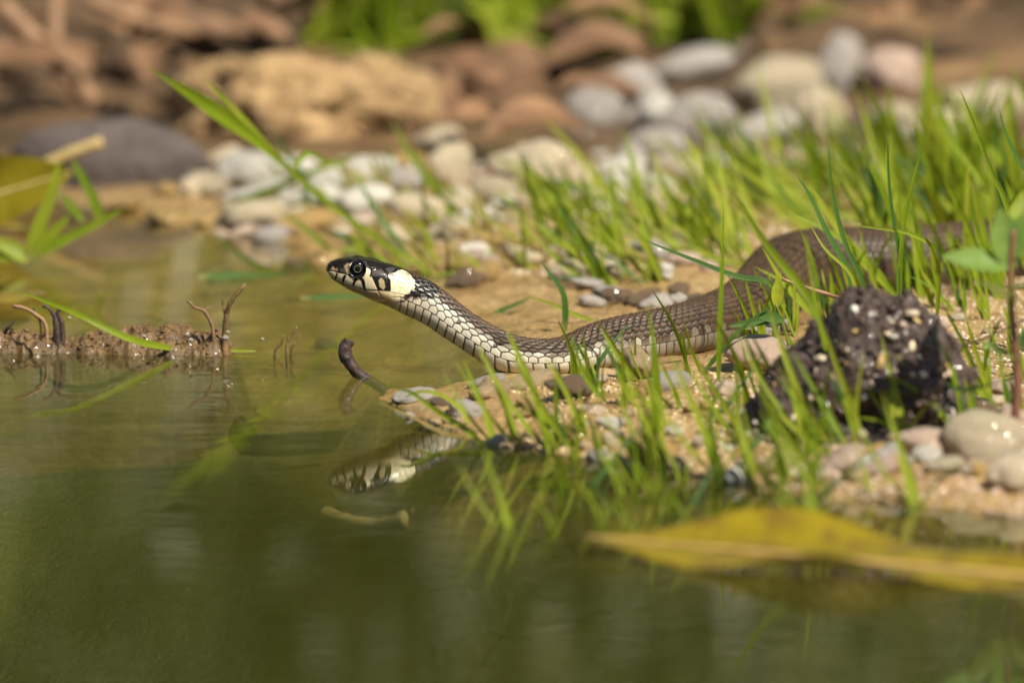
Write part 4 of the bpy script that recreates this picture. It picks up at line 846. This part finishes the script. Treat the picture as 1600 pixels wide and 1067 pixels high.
H = [
 ('floating blade', [(300, 550, .04), (200, 528, .024), (120, 490, .024), (70, 470, .031), (25, 454, .034)], 11, 'grass_light', 'light green grass blade rising from the water over the mud raft'),
 ('f', [(200, 538, .048), (120, 537, .048), (40, 533, .05), (-30, 528, .052)], 13, 'grass_light', 'pale grass blade floating flat before the mud raft'),
 ('f', [(310, 432, .155), (380, 431, .157), (450, 432, .158)], 14, 'grass_dark', 'dark green grass blade floating flat in the inlet'),
 ('f', [(445, 432, .16), (400, 415, .17), (360, 388, .18), (328, 355, .19)], 10, 'grass_mid', 'curved green blade standing in the inlet behind the floating blade'),
 ('f', [(470, 466, .12), (530, 464, .12), (590, 463, .12)], 10, 'grass_dark', 'dark blade floating under the snake chin'),
 ('f', [(400, 548, .05), (350, 547, .05), (240, 545, .05)], 6, 'grass_light', 'thin pale blade floating beside the rootlets'),
 ('f', [(640, 400, .19), (600, 350, .2), (570, 300, .2), (556, 278, .2)], 11, 'grass_dark', 'dark blade leaning behind the snake head'),
 ('f', [(720, 330, .28), (680, 290, .28), (640, 240, .28), (612, 190, .28)], 12, 'grass_mid', 'blurred blade in front of the clay clods'),
 ('f', [(475, 280, .3), (445, 235, .3), (424, 195, .3)], 10, 'grass_dark', 'short dark blade before the clay overhang'),
 ('f', [(340, 330, .3), (420, 300, .29), (500, 265, .28), (556, 245, .28)], 15, 'grass_mid', 'broad blade lying across the whitish stones'),
 ('f', [(600, 395, .22), (540, 370, .22), (500, 362, .22)], 12, 'grass_dark', 'dark blade lying low behind the snake head'),
 ('f', [(520, 395, .2), (480, 360, .2), (440, 330, .2)], 10, 'grass_mid', 'green blade leaning at the inlet shore'),
 ('f', [(770, 490, .05), (800, 478, .05), (835, 462, .05)], 8, 'grass_dark', 'short dark blade just behind the snake neck'),
 ('f', [(940, 505, .03), (900, 492, .03), (860, 474, .03), (820, 462, .03)], 6, 'grass_mid', 'thin blade curving over the mud behind the snake neck'),
 ('f', [(880, 460, .06), (862, 432, .06), (843, 405, .06)], 11, 'grass_dark', 'dark twisted blade standing behind the snake neck'),
 ('f', [(1205, 446, -.01), (1150, 432, -.012), (1080, 405, -.014), (1003, 374, -.015)], 11, 'grass_dark', 'stiff dark blade reaching out over the snake bend'),
 ('f', [(1205, 446, -.01), (1160, 438, -.012), (1110, 418, -.013), (1080, 404, -.013)], 5, 'grass_mid', 'thin blade beside the stiff dark blade over the bend'),
 ('f', [(1345, 660, -.13), (1310, 575, -.128), (1270, 475, -.125), (1200, 385, -.12), (1138, 290, -.115)], 17, 'grass_mid', 'broad long blade leaning across in front of the snake bend'),
 ('f', [(1122, 610, -.06), (1124, 520, -.06), (1128, 420, -.058), (1130, 310, -.056)], 9, 'grass_mid', 'upright stalk crossing in front of the snake body'),
 ('f', [(1026, 700, -.1), (1024, 640, -.1), (1022, 570, -.1), (1018, 500, -.1)], 12, 'grass_mid', 'upright blade in front of the golden sandstone lump'),
 ('f', [(1350, 450, .02), (1320, 380, .02), (1300, 300, .02), (1294, 224, .02)], 9, 'grass_dark', 'tall dark blade rising straight behind the soil clump'),
 ('f', [(1330, 440, .0), (1290, 360, .0), (1262, 300, .0), (1240, 268, .0)], 12, 'grass_dark', 'blue-green blade leaning behind the soil clump'),
 ('f', [(1405, 440, .03), (1412, 350, .03), (1430, 270, .03), (1450, 196, .03)], 8, 'grass_mid', 'tall blade leaning outward above the soil clump'),
 ('f', [(1405, 400, .03), (1395, 340, .03), (1388, 270, .03), (1388, 215, .03)], 7, 'grass_dark', 'tall thin straight blade above the soil clump'),
 ('f', [(1620, 300, .0), (1590, 250, .0), (1570, 205, .0), (1560, 166, .0)], 9, 'grass_dark', 'tall dark pointed blade by the broad-leaved plant'),
 ('f', [(1575, 330, .0), (1545, 260, .0), (1520, 190, .0), (1500, 140, .0)], 9, 'grass_mid', 'tall green blade leaning away from the broad-leaved plant'),
 ('f', [(1460, 390, .02), (1420, 365, .02), (1380, 358, .02), (1330, 352, .02)], 7, 'grass_mid', 'blade bowing low across the far coil'),
 ('f', [(1340, 478, -.02), (1330, 430, -.02), (1290, 390, -.02), (1265, 350, -.02)], 7, 'grass_light', 'yellowish blade crossing the far coil'),
 ('f', [(760, 700, -.1), (730, 672, -.09), (680, 640, -.075), (640, 612, -.07), (612, 605, -.065)], 10, 'grass_mid', 'green blade arching over the waterline to the bent twig'),
 ('f', [(736, 668, -.08), (720, 640, -.08), (690, 618, -.075), (655, 612, -.07), (630, 622, -.068)], 9, 'grass_light', 'light blade bowed in a hoop by the bent twig'),
 ('f', [(760, 685, -.1), (700, 680, -.095), (650, 655, -.08), (590, 628, -.06)], 9, 'grass_dry', 'yellow dry blade lying from the bent twig along the waterline'),
 ('f', [(1450, 570, -.1), (1500, 610, -.13), (1560, 598, -.15)], 14, 'grass_dark', 'dark blade drooping past the foot of the soil clump'),
 ('f', [(1230, 690, -.13), (1300, 640, -.12), (1360, 600, -.12)], 6, 'grass_mid', 'thin blade leaning on the foot of the soil clump'),
 ('f', [(1110, 660, -.12), (1160, 600, -.11), (1200, 540, -.1)], 6, 'grass_dark', 'thin dark stalk leaning over the pink stone'),
 ('f', [(1268, 615, -.09), (1245, 560, -.09), (1220, 500, -.09)], 8, 'grass_mid', 'short blade leaning out from the mound shoulder'),
 ('f', [(1345, 690, -.15), (1322, 612, -.15), (1300, 550, -.15), (1287, 508, -.15)], 11, 'grass_light', 'light blurred blade before the dark mound, straightest there'),
 ('f', [(1312, 600, -.12), (1290, 540, -.12), (1274, 470, -.12), (1258, 364, -.12)], 9, 'grass_mid', 'tall slim blade rising from the mound shoulder past the coil'),
 ('f', [(1034, 655, -.09), (1028, 600, -.09), (1022, 540, -.09), (1012, 475, -.09)], 9, 'grass_mid', 'slim blade standing before the knobbly sandstone'),
 ('f', [(1050, 676, -.11), (1014, 633, -.11), (975, 598, -.1)], 10, 'grass_light', 'pale short blade joining the pink dry stalk'),
 ('f', [(1108, 682, -.12), (1112, 640, -.12), (1126, 600, -.12), (1150, 572, -.12)], 6, 'grass_dark', 'dark arched stalk before the large pink stone'),
 ('f', [(1325, 726, -.17), (1254, 680, -.16), (1187, 610, -.155)], 10, 'grass_light', 'light blade lying back over the gravel to the pink stone'),
 ('f', [(1325, 700, -.16), (1281, 622, -.155), (1237, 548, -.15)], 11, 'grass_mid', 'broad blade crossing the mound shoulder'),
 ('f', [(1440, 650, -.15), (1422, 600, -.15), (1408, 540, -.15)], 9, 'grass_mid', 'short blade in front of the mound face'),
 ('f', [(948, 632, -.06), (914, 589, -.06), (892, 520, -.06)], 9, 'grass_mid', 'blade leaning over the snake belly from the mud'),
 ('f', [(930, 618, -.05), (934, 580, -.05), (938, 540, -.05)], 6, 'grass_dark', 'short dark upright blade at the snake belly'),
 ('f', [(1000, 300, .3), (900, 295, .3), (820, 300, .3), (745, 310, .3)], 22, 'grass_mid', 'broad blurred blade lying level behind the snake neck'),
 ('f', [(1470, 720, -.18), (1420, 690, -.17), (1380, 660, -.165), (1330, 650, -.16)], 8, 'grass_light', 'thin light blade trailing over the gravel before the mound'),
 ('f', [(1130, 330, .2), (1100, 270, .2), (1068, 205, .2)], 12, 'grass_light', 'light blurred blade standing tall behind the neck grass'),
 ('f', [(960, 330, .25), (910, 250, .25), (850, 185, .25)], 9, 'grass_light', 'thin blurred blade leaning toward the cream boulder'),
]
for nm, pts, w, mat, lb_ in H: hero('grass_sprig', pts, w, mat, lb_, (random.uniform(-.3, .5), -1, random.uniform(.1, .8)), random.uniform(.15, .4), random.uniform(-.5, .5))

# a few small broad leaves of seedlings by the bend
sd_ = empty('seedling', at(1232, 520, -0.02)); tag(sd_, 'small seedling with pointed leaf in front of the snake bend', 'plant')
def leaf_on(root, base, tip, w, mat, up=(0.2, -1, 0.5), cup=.3):
    off = np.array(root.location); return broad_leaf('leaf', at(*base) - off, at(*tip) - off, w * mpp(base[2]), mat, None, cup, .1, up, parent=root, nl=14, nw=7)
put(tube_mesh('stem', [at(1232, 540, -.02) - np.array(sd_.location), at(1222, 500, -.02) - np.array(sd_.location), at(1212, 475, -.02) - np.array(sd_.location)], np.array([2, 2, 1.6]) * U, M['grass_mid'], 10, 6, .02), 'stem', sd_)
leaf_on(sd_, (1213, 480, -.02), (1216, 432, -.02), 20, 'grass_light'); leaf_on(sd_, (1218, 498, -.02), (1138, 510, -.02), 14, 'grass_dark'); leaf_on(sd_, (1225, 500, -.02), (1180, 492, -.025), 20, 'grass_dark')

# the broad-leaved plant at the water's edge
pl = empty('broad_leaved_plant', at(1552, 800, -0.15)); tag(pl, 'broad-leaved plant with dark red stem growing at the gravel water edge', 'plant')
off = np.array(pl.location)
put(tube_mesh('stem', [at(1545, 806, -.15) - off, at(1556, 745, -.15) - off, at(1580, 680, -.15) - off, at(1590, 600, -.15) - off, at(1582, 500, -.15) - off, at(1578, 420, -.15) - off, at(1584, 360, -.15) - off], np.array([11, 9, 8, 7, 6, 5, 4]) * U * .92, M['red_bark'], 30, 10, .08, 3), 'stem', pl)
for base, tip, w, mt in [((1580, 415, -.15), (1472, 402, -.155), 36, 'herb_leaf'), ((1582, 420, -.15), (1562, 325, -.15), 40, 'herb_leaf'), ((1582, 400, -.15), (1640, 320, -.15), 46, 'herb_leaf'), ((1582, 470, -.15), (1518, 436, -.17), 44, 'herb_leaf'),
                         ((1586, 400, -.15), (1600, 300, -.14), 34, 'grass_light'), ((1588, 560, -.15), (1535, 540, -.16), 34, 'herb_leaf'), ((1584, 450, -.15), (1660, 440, -.17), 46, 'herb_leaf'), ((1550, 770, -.15), (1500, 790, -.15), 12, 'red'), ((1590, 540, -.15), (1650, 520, -.15), 40, 'grass_dark')]:
    if mt != 'red': leaf_on(pl, base, tip, w * 1.3, mt, (random.uniform(-.3, .3), -0.7, 0.8), .2)
put(tube_mesh('branch', [at(1550, 775, -.15) - off, at(1525, 780, -.15) - off, at(1490, 792, -.15) - off], np.array([4, 3.5, 2]) * U, M['red_bark'], 12, 8, .08, 5), 'branch', pl)

# tufts: a few prototypes, copied with their blades
def tuft_proto(k, nb_, L, lean, spread, mats, w):
    root = empty('grass_tuft')
    for i in range(nb_):
        a = random.gauss(lean, spread); ln = L * random.uniform(.45, 1.1); dy = random.uniform(-.35, .35); curve = random.uniform(-.25, .45)
        dx, dz = math.sin(a), math.cos(a); b0 = np.array([random.uniform(-.08, .08) * L, random.uniform(-.08, .08) * L, -0.03 * L])
        tip = b0 + np.array([dx * ln, dy * ln, dz * ln]); mid = b0 + np.array([dx * .5 - .10 * curve * dx, dy * .4, dz * .5 + .18 * curve]) * ln
        tip[2] -= curve * .22 * ln
        me = blade_mesh('blade', [b0, mid, tip], w * random.uniform(.6, 1.25), M[random.choice(mats)], (random.uniform(-.7, .7), -1, random.uniform(.1, .9)), random.uniform(.1, .45), 9, None, random.uniform(-.8, .8))
        put(me, 'blade', root)
    return root
def copy_tuft(p, loc, rz, s_, label, group):
    r = p.copy(); link(r); r.location = loc; r.rotation_euler = (0, 0, rz); r.scale = (s_, s_, s_)
    for ch in p.children:
        c_ = ch.copy(); link(c_); c_.parent = r
    return tag(r, label, 'grass', group)
G3 = ['grass_mid', 'grass_light', 'grass_light', 'grass_mid', 'grass_light', 'grass_dark', 'grass_dry']
pr_back = [tuft_proto(k, 6, 0.032, -0.80, 0.42, G3, 0.0016) for k in range(6)]
pr_up = [tuft_proto(k, 6, 0.030, -0.35, 0.33, ['grass_mid', 'grass_dark', 'grass_mid', 'grass_light'], 0.0016) for k in range(5)]
pr_fore = [tuft_proto(k, 4, 0.028, -0.30, 0.42, ['grass_mid', 'grass_light', 'grass_light', 'grass_mid', 'grass_dark'], 0.0015) for k in range(5)]
pr_low = [tuft_proto(k, 4, 0.018, -0.9, 0.6, ['grass_mid', 'grass_light', 'grass_dry'], 0.0016) for k in range(4)]
def tufts(protos, spots, label, group, sc=(.7, 1.2)):
    for px, py in spots:
        p = ground(px, py); p[2] = gz(p[0], p[1])
        q_ = random.random(); copy_tuft(random.choice(protos), p, random.uniform(-.5, .5), sc[0] + (sc[1] - sc[0]) * q_, ('short ' if q_ < .3 else 'long ' if q_ > .7 else '') + label + ', by ' + near_mark(px, py), group)
def rnd_spots(n_, box, cond=None):
    out_ = []
    while len(out_) < n_:
        q = (random.uniform(box[0], box[2]), random.uniform(box[1], box[3]))
        if cond is None or cond(*q): out_.append(q)
    return out_
tufts(pr_back, rnd_spots(40, (860, 325, 1180, 450), lambda x, y: y < 455 - 0.0 * x and not (x > 1080 and y > 420)), 'leaning green grass tuft on the pebbles', 'grass tufts behind the snake neck', (.6, 1.05))
tufts(pr_back, rnd_spots(48, (1120, 300, 1640, 372)), 'dense green grass tuft behind the coil', 'grass tufts behind the far coil', (.8, 1.35))
tufts(pr_up, rnd_spots(30, (1380, 300, 1660, 470)), 'upright green grass tuft', 'tall tufts at the far coil', (.9, 1.5))
tufts(pr_up, [(1190, 545), (1240, 530), (1290, 505), (1330, 480), (1365, 470), (1410, 468), (1460, 478), (1500, 490), (1540, 500), (1220, 520), (1440, 440), (1500, 450), (1560, 470)], 'slender grass tuft', 'tufts behind the soil clump', (.55, .9))
tufts(pr_fore, [(930, 612), (945, 625), (905, 600), (985, 640), (1025, 660), (1000, 600), (1060, 640), (1085, 585)], 'thin grass tuft rooted in the mud', 'tufts before the snake belly', (.55, .85))
tufts(pr_fore, [(1180, 640), (1230, 668), (1260, 690), (1300, 700), (1340, 690), (1205, 655), (1330, 655), (1410, 690), (1170, 700), (1285, 650)], 'green grass tuft in the gravel', 'tufts before the soil clump', (.8, 1.2))
tufts(pr_fore, rnd_spots(15, (740, 690, 1300, 790), lambda x, y: y > 640 + (x - 600) * .14) + [(770, 705), (860, 735), (940, 745), (1030, 760), (1130, 778), (1230, 790), (1290, 795), (1360, 790), (1430, 800)], 'grass tuft standing in shallow water', 'tufts in the shallow water', (.45, 1.15))
tufts(pr_low, rnd_spots(34, (560, 350, 900, 440)), 'sparse grass tuft at the inlet shore', 'sparse tufts behind the snake head', (.6, 1.1))
tufts(pr_low, rnd_spots(12, (420, 300, 900, 350)), 'sparse grass tuft between pale stones', 'sparse tufts between the stones', (.8, 1.2))
tufts(pr_up, [(1480, 640), (1540, 620), (1580, 660), (1510, 680), (1600, 600)], 'thin grass tuft on the sand', 'tufts beside the broad-leaved plant', (.6, 1.0))
for px, py in rnd_spots(16, (790, 745, 1330, 835)):
    p = on(px, py, 0.0); p[2] = -0.004; q_ = random.uniform(.5, 1.05)
    copy_tuft(random.choice(pr_fore), p, random.uniform(-.5, .5), q_, f'{"tall" if q_ > .8 else "low"} thin grass tuft growing out of the open water, by {near_mark(px, py)}', 'tufts out in the water')
# tuft standing in the inlet, before the curled leaf
g = empty('grass_tuft', at(45, 402, .2)); tag(g, 'blurred grass tuft standing in the inlet before the curled leaf', 'grass')
for pts, w, mt in [([(45, 402, .2), (62, 350, .2), (82, 300, .2), (92, 250, .2)], 22, 'grass_light'), ([(45, 402, .2), (75, 372, .2), (110, 335, .2)], 20, 'grass_light'), ([(45, 402, .2), (90, 380, .2), (140, 355, .2), (195, 325, .2)], 16, 'grass_mid'), ([(160, 350, .23), (145, 310, .23), (120, 262, .23), (112, 248, .23)], 16, 'grass_mid'),
                   ([(45, 405, .2), (10, 385, .2), (-30, 372, .2)], 26, 'grass_light'), ([(45, 402, .2), (5, 400, .2), (-40, 395, .2)], 18, 'grass_mid'), ([(130, 345, .22), (110, 320, .22), (90, 300, .22)], 14, 'grass_mid')]:
    sub(g, pts, w, mt)
for o in pr_back + pr_up + pr_fore + pr_low:
    for ch in list(o.children): bpy.data.objects.remove(ch)
    bpy.data.objects.remove(o)

# far bank: green tufts in view at its top
far_p = [tuft_proto(k, 14, 0.045, 0.0, 0.65, ['grass_light', 'grass_mid', 'grass_light'], 0.0060) for k in range(4)]
for k in range(90):
    px = random.choice([random.gauss(600, 70), random.uniform(850, 1190), random.uniform(480, 1190)]); py = random.uniform(-30, 85)
    p = ground(px, py); p[2] = gz(p[0], p[1]); copy_tuft(random.choice(far_p), p, random.uniform(0, 6.28), (q_ := random.uniform(.6, 1.1)), ('tall ' if q_ > .92 else 'small ' if q_ < .74 else '') + 'broad bright green grass tuft on the bank, by ' + near_mark(px, py), 'bright tufts on the bank')
for k in range(8):
    p = ground(random.choice([random.uniform(0, 60), random.uniform(1500, 1620)]), random.uniform(-60, 0)); copy_tuft(random.choice(far_p), p, random.uniform(0, 6.28), random.uniform(.5, .9), 'broad green grass tuft between clods at the end of the bank', 'tufts between the clods')
for o in far_p:
    for ch in list(o.children): bpy.data.objects.remove(ch)
    bpy.data.objects.remove(o)

# the slope behind, mirrored in the pond: meadow grass and shrubs
def leaf_cloud(n_, pos_fn, size, seed, asp=0.45):
    rs = np.random.default_rng(seed); V = []; 
    c = pos_fn(rs, n_); a = rs.normal(size=(n_, 3)); a /= np.linalg.norm(a, axis=1, keepdims=True); b = np.cross(a, rs.normal(size=(n_, 3))); b /= np.linalg.norm(b, axis=1, keepdims=True)
    s_ = (size * rs.uniform(.6, 1.4, n_))[:, None]
    V = np.stack([c - a * s_, c + b * s_ * asp, c + a * s_, c - b * s_ * asp], 1).reshape(-1, 3); F = np.arange(n_ * 4).reshape(-1, 4); return V, F
def meadow(rs, n_):
    x = rs.uniform(-1.6, 1.6, n_); y = 1.0 + 1.5 * rs.random(n_) ** 0.8; return np.stack([x, y, height(x, y) + 0.035 * rs.random(n_)], 1)
rs = np.random.default_rng(5); P0 = meadow(rs, 9000); hgt = rs.uniform(.04, .13, 9000)[:, None]; ddx = np.stack([rs.normal(0, .35, 9000), rs.normal(0, .35, 9000), np.ones(9000)], 1); wv = np.stack([rs.normal(size=9000), rs.normal(size=9000), np.zeros(9000)], 1); wv /= np.linalg.norm(wv, axis=1, keepdims=True)
P0[:, 2] -= 0.03
V = np.stack([P0 - wv * .004, P0 + wv * .004, P0 + ddx * hgt], 1).reshape(-1, 3)
mo = mesh_obj('meadow_grass', V, np.arange(27000).reshape(-1, 3), M['bush_olive'], smooth=False); tag(mo, 'olive meadow grass covering the slope behind the bank', 'grass', kind='stuff')
for k, (x, y, r_, hgt_, mt, lb_) in enumerate([(-0.75, 2.3, .5, .55, 'bush_olive', 'olive leafy shrub on the slope, tallest of the shrubs'), (0.05, 2.6, .45, .62, 'bush_dark', 'dark green shrub on the slope between two others'), (0.8, 2.35, .5, .5, 'bush_olive', 'olive shrub spreading on the slope next to the dark one'), (-1.7, 2.7, .6, .7, 'bush_dark', 'dark shrub at the far end of the slope'), (1.75, 2.8, .6, .7, 'bush_dark', 'dark wide shrub past the spreading olive shrub')] + [(x_, 3.7 + .2 * (q_ % 2), .75, 1.25, ['bush_dark', 'bush_olive', 'bush_dark'][q_ % 3], 'tall shrub in the row at the top of the slope') for q_, x_ in enumerate((-2.6, -1.8, -1.0, -.25, .5, 1.3, 2.1, 2.9))]):
    z0 = gz(x, y); root = empty('shrub', (x, y, z0)); tag(root, lb_, 'shrub', 'shrubs on the slope' if k < 5 else 'tall shrubs along the slope top')
    def pf_(rs, n_):
        d = rs.normal(size=(n_, 3)); d /= np.linalg.norm(d, axis=1, keepdims=True); q = rs.random(n_) ** .4
        lob = 1 + .35 * fbm(d * 2.2 + k * 9, 3, k)
        p = d * (q * lob)[:, None] * np.array([r_, r_ * .7, hgt_ * .55]); p[:, 2] += hgt_ * .5; return p
    V, F = leaf_cloud(20000 if k < 5 else 9000, pf_, 0.013 if k < 5 else 0.035, 50 + k); mesh_obj('crown', V, F, M[mt], root, smooth=False)
    put(tube_mesh('trunk', [(0, 0, -.03), (.02, 0, hgt_ * .3), (-.01, .02, hgt_ * .8)], [.022, .016, .006], M['dry_wood'], 12, 8, .1, k), 'trunk', root)
